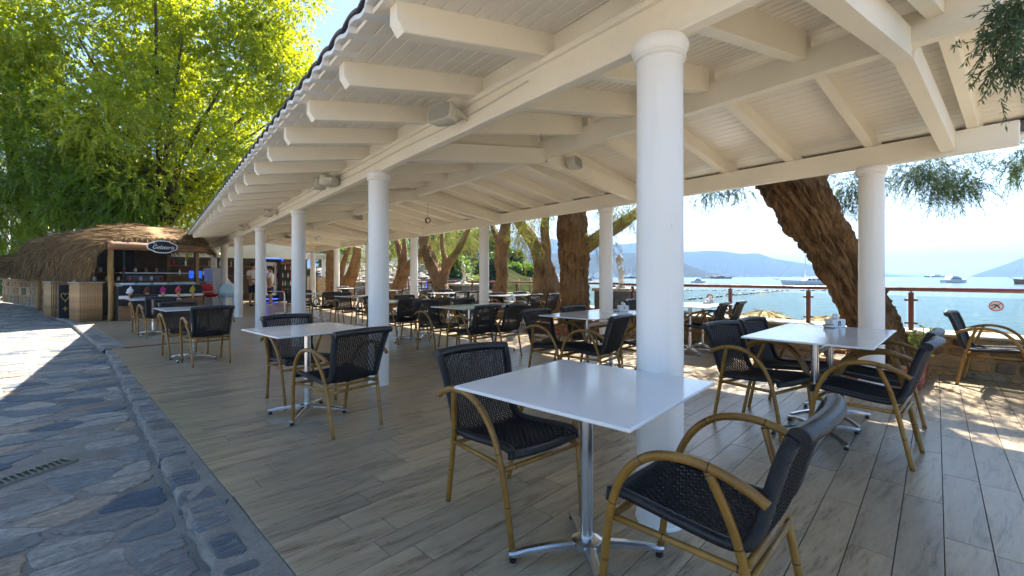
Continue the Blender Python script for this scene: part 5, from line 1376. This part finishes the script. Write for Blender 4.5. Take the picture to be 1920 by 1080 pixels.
# ============================================================ BIG TREES ON THE LEFT
def big_tree(label, base, trunk, branches, blobs, mat, seed, L=.125, Wd=.033, name='broadleaf_tree', twig=.42, nl=15, droop=.22):
    t = thing(name, label, 'tree', (base[0], base[1], 0))
    mb = MB(); trunk_mb(mb, [p for p, r in trunk], [r for p, r in trunk], 18, 8, .14, seed); obj('trunk', mb, M['bark2'], t)
    for b in branches:
        mb = MB(); trunk_mb(mb, [p for p, r in b], [r for p, r in b], 9, 6, .12, seed + 1); obj('branch', mb, M['bark2'], t)
    rng = np.random.default_rng(seed); ch = []
    for c, r, k in blobs:
        st, q = blob_points(rng, k, c, r, .6); dr = q + rng.normal(size=q.shape) * .6 + np.array([0, 0, -.1])
        ch.append(sprays(rng, st, dr, twig, nl, L, Wd, droop, .55))
    foliage_obj('crown', ch, mat, t); return t
def limb_set(seed, n, z0, z1, rad, r0):
    r = random.Random(seed); out = []
    for k in range(n):
        a = 2 * PI * k / n + r.uniform(-.4, .4); z = r.uniform(z0, z0 + 1.2); e = rad * r.uniform(.6, 1.0); zt = r.uniform(z1 * .65, z1)
        out.append([((0, 0, z), r0), ((e * .3 * math.cos(a), e * .3 * math.sin(a), z + (zt - z) * .45), r0 * .7), ((e * .65 * math.cos(a), e * .65 * math.sin(a), z + (zt - z) * .75), r0 * .42), ((e * math.cos(a), e * math.sin(a), zt), r0 * .15)])
    return out
rt = random.Random(12)
def blobs_for(center, R_, n, r0, k, seed, flat=.8):
    r = random.Random(seed); out = []
    for i in range(n):
        while True:
            p = (r.uniform(-1, 1), r.uniform(-1, 1), r.uniform(-1, 1)); d = math.sqrt(sum(x * x for x in p))
            if .25 < d < 1: break
        rr = r0 * r.uniform(.65, 1.25)
        out.append(((center[0] + p[0] * R_[0], center[1] + p[1] * R_[1], center[2] + p[2] * R_[2]), (rr, rr, rr * flat), int(k * r.uniform(.7, 1.3))))
    return out
tb_ = D(300, 20.5)
big_tree('tall bright yellow green tree rising behind the thatched kiosk', tb_, [((0, 0, -.1), .45), ((.05, 0, 1.5), .36), ((.1, .1, 3.2), .33), ((.3, .0, 5.5), .28), ((.5, -.2, 9), .2), ((.7, -.5, 13.5), .05)],
         limb_set(4, 13, 2.8, 13.0, 6.0, .15), blobs_for((.75, -.65, 8.6), (5.6, 5.6, 5.2), 78, 1.4, 175, 21) + blobs_for((4.0, -3.2, 11.2), (2.0, 2.0, 3.0), 14, 1.2, 150, 77) + blobs_for((4.2, -3.4, 14.0), (2.4, 2.4, 1.8), 13, 1.2, 150, 79) + blobs_for((-.5, 0, 13.2), (3.8, 3.8, 1.6), 10, 1.3, 150, 78) + [((1.5, 1.2, 3.8), (1.6, 1.6, .9), 260), ((-1.4, .4, 3.9), (1.6, 1.4, .8), 240)], M['leaf_bright'], 131)
tb_ = D(118, 20.5)
big_tree('dark green tree filling the upper left corner', tb_, [((0, 0, -.1), .40), ((-.3, -.2, 1.8), .32), ((-1.0, -.8, 4.0), .28), ((-1.4, -1.4, 7.0), .2), ((-1.6, -1.5, 11.5), .05)],
         limb_set(9, 9, 2.4, 10.0, 3.6, .13), blobs_for((-1.6, -1.7, 7.4), (3.6, 3.4, 4.6), 44, 1.3, 200, 33, 1.0), M['leaf_mid'], 142, L=.17, Wd=.020, droop=.6, twig=.7)
tb_ = D(190, 19.6)
big_tree('mid green drooping tree between the dark and bright trees', tb_, [((0, 0, -.1), .30), ((.1, 0, 1.8), .24), ((.0, .1, 4.0), .2), ((.1, 0, 6.5), .08)],
         limb_set(14, 6, 2.2, 6.0, 2.6, .10), blobs_for((.2, 0, 4.8), (2.6, 2.4, 1.7), 24, 1.0, 220, 44, .9), M['leaf_mid'], 153, L=.16, Wd=.022, droop=.6)
# dark hedge, white building and lamp post at the far left
tb_ = D(20, 27)
big_tree('dark round bush behind the lamp post at far left', tb_, [((0, 0, -.1), .12), ((0, 0, 1.2), .08), ((0, 0, 2.2), .03)], limb_set(3, 4, .4, 2.6, 1.2, .05), blobs_for((0, 0, 2.2), (2.0, 2.0, 1.9), 14, 1.0, 150, 55), M['leaf_pine'], 164, L=.14, Wd=.03, name='dark_bush')
bl = thing('white_building', 'white house with stone panel far behind the left trees', 'building', (*D(-20, 46), 0), R(20))
mb = MB(); mb.box(-7, 5, 0, 10, 0, 13.5); obj('wall', mb, M['whitewall'], bl)
mb = MB(); mb.box(2.2, 3.6, -.06, -.002, 0, 13.5); obj('stone_panel', mb, M['wallstone'], bl)
for z in (3.5, 7.0, 10.5):
    for x in (-4.5, -1.0, 4.1):
        mb = MB(); mb.box(x - .55, x + .55, -.03, -.003, z - .7, z + .8); w_ = obj('window', mb, M['darkmetal'], bl)
        mb = MB(); mb.box(x - .65, x + .65, -.10, -.031, z - .8, z - .701); obj('sill', mb, M['white'], w_)
mb = MB(); mb.box(-7.3, 5.3, -.3, 10.3, 13.51, 13.8); obj('roof', mb, M['white'], bl)
bl2 = thing('white_building', 'pale wall glimpsed between the bright tree and the roof', 'building', (*D(430, 60), 0), R(15))
mb = MB(); mb.box(-9, 9, 0, 8, 0, 14.5); obj('wall', mb, M['whitewall'], bl2)
for k in range(6):
    mb = MB(); mb.box(-7 + k * 2.6, -5.8 + k * 2.6, -.05, -.002, 10.3, 12); obj('window', mb, M['darkmetal'], bl2)
mb = MB(); mb.box(-9.3, 9.3, -.3, 8.3, 14.51, 14.8); obj('roof', mb, M['white'], bl2)
lp = thing('lamp_post', 'slim pale lamp post at the far left edge', 'lamp post', (*D(16, 24), -.14))
mb = MB(); mb.lathe([(.10, 0), (.075, .3), (.06, .6), (.05, 6.4)], 12); obj('post', mb, M['whitewall'], lp)
mb = MB(); mb.tube([(0, 0, 6.35), (.3, -.2, 6.6), (.7, -.45, 6.65)], .03, 8); obj('arm', mb, M['whitewall'], lp)
mb = MB(); mb.ball((.85, -.55, 6.62), .16, 12, 8, (1.4, 1.0, .4)); obj('lamp_head', mb, M['white'], lp)

# ============================================================ STATUES, BEACH, HEADLAND
def statue(x, y, zt, h, label, plabel, pw=.42):
    p = thing('statue_pedestal', plabel, 'pedestal', (x, y, 0), R(6), 'statue pedestals')
    mb = MB(); mb.box(-pw, pw, -pw, pw, -1.6, zt - .07, .01); obj('shaft', mb, M['greystone'], p)
    mb = MB(); mb.box(-pw - .04, pw + .04, -pw - .04, pw + .04, zt - .069, zt, .01); obj('cap', mb, M['coping'], p)
    t = thing('cherub_statue', label, 'statue', (x, y, zt + .001), R(-40), 'cherub lamp statues'); k = h / .75
    mb = MB(); mb.lathe([(.13, 0), (.12, .03), (.07, .06), (.05, .075)], 14); obj('base', mb, M['statue'], t)
    V_ = [(0, 0, .24), (.005, 0, .31), (.0, .0, .375), (.0, 0, .405), (.03, .0, .455), (.03, .0, .475)]; E_ = [(0, 1), (1, 2), (2, 3), (3, 4), (4, 5)]; r_ = [.048, .043, .048, .026, .045, .036]
    def ch_(s, ps, rs_):
        pv = s
        for a, b in zip(ps, rs_): V_.append(a); r_.append(b); E_.append((pv, len(V_) - 1)); pv = len(V_) - 1
    ch_(0, [(.03, .0, .20), (.035, .02, .13), (.025, 0, .075)], [.034, .024, .018]); ch_(0, [(-.03, 0, .20), (-.02, .03, .135), (-.02, .0, .075)], [.034, .024, .018])
    ch_(2, [(-.055, 0, .39), (-.075, .01, .45), (-.045, 0, .505)], [.02, .018, .015]); ch_(2, [(.055, 0, .38), (.085, .02, .315), (.05, .03, .27)], [.02, .017, .014])
    o = skin_mesh('body', [(a * k, b * k, c * k) for a, b, c in V_], E_, [q * k for q in r_], M['statue'], t)
    mb = MB(); n = 20; rings = []
    for z, r in ((.495, .02), (.505, .05), (.53, .04), (.56, .068), (.60, .082), (.645, .076), (.69, .052), (.73, .022), (.755, .003)):
        rings.append([((-.03 + r * (1 + .16 * math.cos(5 * (a + z * 9))) * math.cos(a)) * k, r * (1 + .16 * math.cos(5 * (a + z * 9))) * math.sin(a) * k, z * k) for a in (2 * PI * i / n for i in range(n))])
    mb.loft(rings, True, True, True); obj('flame', mb, M['statue'], t)
statue(8.02, 6.08, .96, .75, 'white cherub statue holding a flame beside the nearest column', 'stone pedestal under the nearest cherub statue')
statue(8.5, 13.2, .96, .72, 'white cherub statue seen between sloping trunk and column', 'stone pedestal of the statue by the sloping trunks')
statue(8.45, YX(674, 8.45), .96, .72, 'far white cherub statue beside the dark forked tree', 'stone pedestal of the statue by dark forked tree')
statue(8.45, YX(739, 8.45), .96, .70, 'far white cherub statue behind the curved forked tree', 'stone pedestal of the statue by curved forked tree')
def parasol(px, X, zt, label):
    y = YX(px, X); t = thing('straw_parasol', label, 'parasol', (X, y, SEA - .2), 0, 'straw parasols below the wall')
    mb = MB(); mb.lathe([(.03, 0), (.03, zt - SEA + .15)], 8); obj('pole', mb, M['woodpost'], t)
    mb = MB(); rings = []
    for k, (r, z) in enumerate(((.03, 0), (.16, -.03), (.34, -.09), (.50, -.17))):
        rings.append([((r * (1 + .06 * math.sin(7 * a + k))) * math.cos(a), r * (1 + .06 * math.sin(7 * a + k)) * math.sin(a), zt - SEA + .2 + z + .012 * math.sin(13 * a)) for a in (2 * PI * i / 40 for i in range(40))])
    mb.loft(rings[::-1], True, True, False); obj('straw_top', mb, M['palestraw'], t)
    rng = np.random.default_rng(int(px)); n = 900; a = rng.uniform(0, 2 * PI, n); r = rng.uniform(.03, .46, n)
    p = np.stack([r * np.cos(a), r * np.sin(a), zt - SEA + .2 - r * .33 + .015], 1); dd = np.stack([np.cos(a), np.sin(a), np.full(n, -.38)], 1) + rng.normal(size=(n, 3)) * .25
    foliage_obj('straw', [leaf_arr(p, dd, .16, .006, rng)], M['palestraw'], t)
    mb = MB(); mb.lathe([(.50, -.21), (.54, -.20), (.54, -.17), (.48, -.17)], 24, (0, 0, zt - SEA + .2)); obj('canvas_rim', mb, M['canvas'], t)
parasol(1432, 8.95, .56, 'straw parasol top left of the leaning trunk')
parasol(1552, 8.9, .53, 'straw parasol top touching the leaning trunk')
parasol(1862, 8.75, .47, 'straw parasol top behind the right edge chair')
# rocks along the shore and headland
rr_ = random.Random(19); rock_meshes = []
for k in range(6):
    mb = MB(); bmx = bmesh.new(); bmesh.ops.create_icosphere(bmx, subdivisions=1, radius=1.0)
    for v in bmx.verts: v.co *= 1 + .35 * mnoise.noise(v.co * 1.3 + Vector((k * 9.1, 0, 0)))
    rock_meshes.append(([tuple(v.co) for v in bmx.verts], [tuple(v.index for v in f.verts) for f in bmx.faces])); bmx.free()
mb = MB()
def rock(mb, x, y, z, s):
    vs, fs = rock_meshes[rr_.randrange(6)]; a = rr_.uniform(0, 6); c, d = math.cos(a), math.sin(a)
    sx, sy, sz = s * rr_.uniform(.7, 1.4), s * rr_.uniform(.7, 1.4), s * rr_.uniform(.5, .9)
    mb.add([(x + (p[0] * c - p[1] * d) * sx, y + (p[0] * d + p[1] * c) * sy, z + p[2] * sz) for p in vs], fs)
for k in range(420):
    t = rr_.random(); px = 1040 - 170 * t; Z = 17 + 40 * t ** 1.3
    x, y = D(px + rr_.uniform(-20, 20), Z * rr_.uniform(.92, 1.1)); rock(mb, x, y, SEA + rr_.uniform(-.2, 1.0), rr_.uniform(.25, .6))
tag(obj('shore_rocks', mb, M['greystone']), 'heap of grey shore rocks beyond the far railing', 'rocks', kind='stuff')
mb = MB(); rings = []                                   # headland terrain
prof_h = [(560, 505), (640, 500), (720, 500), (790, 495), (840, 488), (900, 485), (950, 500), (985, 516), (1010, 521)]
for i in range(15):
    t = i / 14; Z = 44 + 70 * t; k = math.sin(min(1, t / .5) * PI / 2) if t < .5 else 1
    row = []
    for j in range(50):
        px = 560 + 450 * j / 49; py = np.interp(px, [p[0] for p in prof_h], [p[1] for p in prof_h]); x, y = D(px, Z)
        row.append((x, y, SEA - .5 + (ZP(py, 79) - SEA + .5) * k + .5 * mnoise.noise(Vector((x * .15, y * .15, 2)))))
    rings.append(row)
mb.loft(rings, smooth=True, closed=False); tag(obj('headland', mb, M_plain('scrub', (.030, .034, .014), .95, 0, .5, .6, .5, 0.0)), kind='structure')
mb = MB()
for k in range(900):
    t = rr_.random(); px = rr_.uniform(600, 880); Z = 44 + 30 * t; py = np.interp(px, [p[0] for p in prof_h], [p[1] for p in prof_h])
    kk = math.sin(min(1, ((Z - 44) / 70) / .5) * PI / 2); x, y = D(px, Z); rock(mb, x, y, SEA - .5 + (ZP(py, 79) - SEA + .5) * kk, rr_.uniform(.4, 1.0))
tag(obj('rubble_bank', mb, M['greystone']), 'grey rubble bank along the headland', 'rocks', kind='stuff')
for k, (px, Z, hh, w, mt) in enumerate(((700, 84, 6, 3.6, 'leaf_tam'), (745, 80, 6.5, 3.8, 'leaf_dark'), (790, 72, 7, 3.6, 'leaf_pine'), (826, 66, 6.5, 3.4, 'leaf_pine'), (862, 70, 7.5, 3.8, 'leaf_dark'), (900, 72, 6.5, 3.6, 'leaf_pine'), (930, 76, 5.6, 3.4, 'leaf_dark'),
                                        (958, 78, 3.8, 3.0, 'leaf_pine'), (975, 74, 2.2, 2.2, 'leaf_dark'), (848, 54, 3.6, 2.2, 'leaf_dark'), (915, 56, 3.0, 2.4, 'leaf_pine'), (640, 80, 7, 4, 'leaf_pine'), (600, 70, 6, 4, 'leaf_dark'))):
    py = np.interp(px, [p[0] for p in prof_h], [p[1] for p in prof_h]); z0 = SEA + (ZP(py, 79) - SEA) * (math.sin(min(1, ((Z - 44) / 70) / .5) * PI / 2)) * .9
    x, y = D(px, Z); t = thing('headland_tree', ['bushy dark tree on the headland', 'green tree on the headland'][k % 2] + ', number %s from the right' % ['thirteen', 'twelve', 'eleven', 'ten', 'nine', 'eight', 'seven', 'six', 'five', 'four', 'three', 'two', 'one'][k], 'tree', (x, y, z0 - .3), 0, 'trees on the headland')
    mb = MB(); mb.tube([(0, 0, 0), (.1, 0, hh * .3), (0, .1, hh * .7)], [.2, .15, .05], 7); obj('trunk', mb, M['bark2'], t)
    rng = np.random.default_rng(200 + k); ch = []
    for c, r, n in blobs_for((0, 0, hh * .58), (w * .7, w * .7, hh * .36), 9, w * .42, 70, 300 + k):
        st, q = blob_points(rng, n, c, r, .6); ch.append(sprays(rng, st, q + rng.normal(size=q.shape) * .5, .7, 8, .42, .10, .2, .6))
    foliage_obj('crown', ch, M[mt], t)
x, y = D(889, 46); t = thing('palm_tree', 'small palm tree on the shore right of the sloping trunks', 'palm', (x, y, SEA + .1))
mb = MB(); mb.tube([(0, 0, 0), (.1, 0, 1.0), (.05, 0, 2.2)], [.22, .2, .22], 10); obj('trunk', mb, M['bark2'], t)
rng = np.random.default_rng(77); ch = []
for k in range(34):
    a = rng.uniform(0, 2 * PI); el = rng.uniform(-.3, 1.1); d = np.array([math.cos(a) * math.cos(el), math.sin(a) * math.cos(el), math.sin(el)])
    tt = np.linspace(.15, 1, 16)[:, None]; p = np.array([.05, 0, 2.2]) + d * 1.5 * tt + np.array([0, 0, -.9]) * tt ** 2
    sd = np.cross(d, [0, 0, 1]); ch += [leaf_arr(p, np.tile(d * .6 + sd * s, (16, 1)) + np.array([0, 0, -.3]), .42, .03, rng) for s in (-1, 1)]
foliage_obj('fronds', ch, M['leaf_palm'], t)
pr_ = thing('pier', 'low wooden pier with upright posts off the headland', 'pier', (*D(1000, 46), SEA), R(-20))
mb = MB(); mb.box(-3.5, 3.5, -.6, .6, .9, 1.05); obj('deck', mb, M['woodpost'], pr_)
for k in range(6):
    mb = MB(); mb.lathe([(.10, -.5), (.10, 2.6 - .15 * (k % 2))], 8, (-3.2 + k * 1.28, -.72, 0)); obj('post', mb, M['woodpost'], pr_)

# ============================================================ BOATS AND FLOATS
def hull_mb(L, B, fb, bow=.35, n=14, rake=.12):
    mb = MB(); rings = []
    for i in range(n + 1):
        t = i / n; x = -L / 2 + L * t; w = B / 2 * (min(1, .72 + t) if t < .4 else max(.02, 1 - ((t - .4) / .6) ** 2.2)); sh = fb * (1 + bow * max(0, t - .3) ** 1.5 * 1.6)
        xo = rake * L * max(0, t - .6)
        rings.append([(x, -w * .55, -.25), (x + xo * .3, -w * .9, fb * .25), (x + xo, -w, sh), (x + xo, w, sh), (x + xo * .3, w * .9, fb * .25), (x, w * .55, -.25)])
    mb.loft(rings, True, True, False); return mb
def boat(px, Z, yaw, label, L, B, fb, kind, hullm='white'):
    x, y = D(px, Z); t = thing('boat', label, 'boat', (x, y, SEA), math.atan2(-math.sin(TH), math.cos(TH)) + R(yaw), 'boats anchored in the bay')
    obj('hull', hull_mb(L, B, fb), M[hullm], t)
    if kind == 'motor':
        for (a, b, z0, z1, ra, rb_) in ((-.34, .22, fb * .98, fb * 1.75, .10, .04), (-.28, .10, fb * 1.76, fb * 2.3, .10, .05)):
            mb = MB(); w = B * .36; mb.loft([[(a * L, -w, z0), (b * L, -w, z0), (b * L, w, z0), (a * L, w, z0)], [((a + rb_) * L, -w * .85, z1), ((b - ra) * L, -w * .85, z1), ((b - ra) * L, w * .85, z1), ((a + rb_) * L, w * .85, z1)]], True, True); cb = obj('cabin', mb, M['white'], t)
            mb = MB(); zz0, zz1 = z0 + (z1 - z0) * .3, z0 + (z1 - z0) * .75
            for s in (-1, 1): mb.loft([[((a + .03) * L, s * w * .985, zz0), ((b - .05) * L, s * w * .985, zz0)], [((a + .05) * L, s * w * .92, zz1), ((b - .09) * L, s * w * .92, zz1)]], closed=False)
            obj('windows', mb, M['black'], cb)
        mb = MB(); mb.obox((-.12 * L, 0, fb * 2.3), (-.15 * L, 0, fb * 3.1), .12, .12, (0, 1, 0)); mb.obox((-.2 * L, 0, fb * 2.75), (-.08 * L, 0, fb * 2.75), .3, .08); obj('radar_mast', mb, M['white'], t)
    else:
        mb = MB(); w = B * .30; mb.loft([[(-.25 * L, -w, fb), (.12 * L, -w, fb), (.12 * L, w, fb), (-.25 * L, w, fb)], [(-.22 * L, -w * .9, fb * 1.8), (.06 * L, -w * .9, fb * 1.8), (.06 * L, w * .9, fb * 1.8), (-.22 * L, w * .9, fb * 1.8)]], True, True); cb = obj('deckhouse', mb, M['white' if hullm == 'white' else 'wood'], t)
        mb = MB()
        for s in (-1, 1):
            for k in range(4): mb.box((-.22 + k * .08) * L, (-.17 + k * .08) * L, *sorted((s * w * .94, s * (w + .03))), fb * 1.25, fb * 1.6)
        obj('windows', mb, M['black'], cb)
        for k, mx in enumerate({'sloop': (.08,), 'ketch': (.16, -.22), 'schooner': (.2, -.08, -.3)}[kind]):
            hh = L * (.66 if kind != 'schooner' else .62) * (1 if k == 0 else .85); mb = MB(); mb.tube([(mx * L, 0, fb), (mx * L, 0, fb + hh)], [.16, .10], 8); m_ = obj('mast', mb, M['whitewall'], t)
            mb = MB(); mb.tube([(mx * L, 0, fb * 2.1), ((mx - .26) * L, 0, fb * 2.2)], [.22, .16], 8); obj('furled_sail', mb, M['canvas'], m_)
            mb = MB()
            for e in ((.62 if k == 0 else mx + .25), mx - .25): mb.tube([(mx * L, 0, fb + hh), (e * L, 0, fb * 1.3)], .02, 4)
            obj('stay', mb, M['darkmetal'], m_)
        mb = MB(); mb.tube([(.58 * L, 0, fb * 1.5), (.74 * L, 0, fb * 1.9)], [.14, .07], 6); obj('bowsprit', mb, M['woodpost'], t)
    return t
boat(1790, 198, 8, 'white and blue motor yacht anchored at the right', 12.0, 4.2, 1.25, 'motor')
boat(1518, 150, 176, 'white sailing yacht with tall mast behind the leaning trunk', 17.5, 4.6, 1.15, 'sloop')
boat(1309, 195, 4, 'small white motor boat left of the sailing yacht', 6.2, 2.5, .8, 'motor')
boat(1353, 560, 8, 'dark two masted schooner left of centre bay', 27, 6.5, 1.8, 'schooner', 'darkmetal')
boat(1330, 640, 170, 'paler sailing boat beyond the dark schooner', 22, 5.5, 1.6, 'ketch', 'whitewall')
boat(1752, 1450, 176, 'long grey ship on the horizon left of the motor yacht', 60, 10, 4.0, 'motor', 'darkmetal')
boat(1930, 158, 186, 'wooden boat with bowsprit cut by the right edge', 12, 4.0, 1.4, 'ketch', 'wood')
boat(1112, 430, 0, 'tiny boat left of the fourth sea column', 12, 3.5, 1.3, 'motor', 'whitewall')
boat(1108, 300, 60, 'tiny dark sailing boat right of the thick trunk', 6, 2.2, .8, 'sloop', 'darkmetal')
boat(1186, 620, 3, 'low dark boat behind the cherub statue', 26, 6, 1.5, 'schooner', 'darkmetal')
def floats(a, b, n, label, seed):
    t = thing('float_line', label, 'float line', (0, 0, SEA), 0, 'swimming float lines'); r = random.Random(seed)
    mb = MB(); mb.tube([(*a, .02), (*b, .02)], .02, 5); obj('rope', mb, M['darkmetal'], t); d = Vector((b[0] - a[0], b[1] - a[1], 0)); u = d.normalized()
    for k in range(n):
        p = Vector((*a, .05)) + d * ((k + r.uniform(.2, .8)) / n); L = r.uniform(.2, .42)
        mb = MB(); mb.tube([p - u * L, p - u * L * .8, p + u * L * .8, p + u * L], [.05, .13, .13, .05], 8); obj('float', mb, M['black' if r.random() < .8 else 'gold'], t)
floats(D(1270, 88), D(1990, 80), 34, 'dark swimming float line running across the bay', 2)
floats(D(1275, 50), D(1470, 84), 26, 'second float line slanting towards the first', 3)

# ============================================================ HAZE
hz = MB(); hz.box(-3000, 15500, -8500, 15500, -4.5, 520)
hm = bpy.data.materials.new('haze_air'); hm.use_nodes = True; ht = hm.node_tree; ht.nodes.clear()
ho = ht.nodes.new('ShaderNodeOutputMaterial'); hv = ht.nodes.new('ShaderNodeVolumePrincipled')
hv.inputs['Color'].default_value = (.30, .56, 1.0, 1); hv.inputs['Density'].default_value = 0.00016; hv.inputs['Anisotropy'].default_value = 0.0
ht.links.new(hv.outputs[0], ho.inputs['Volume'])
tag(obj('haze', hz, hm), 'pale blue haze over the bay', 'haze', kind='stuff')
hm.cycles.homogeneous_volume = True; S.cycles.volume_bounces = 0
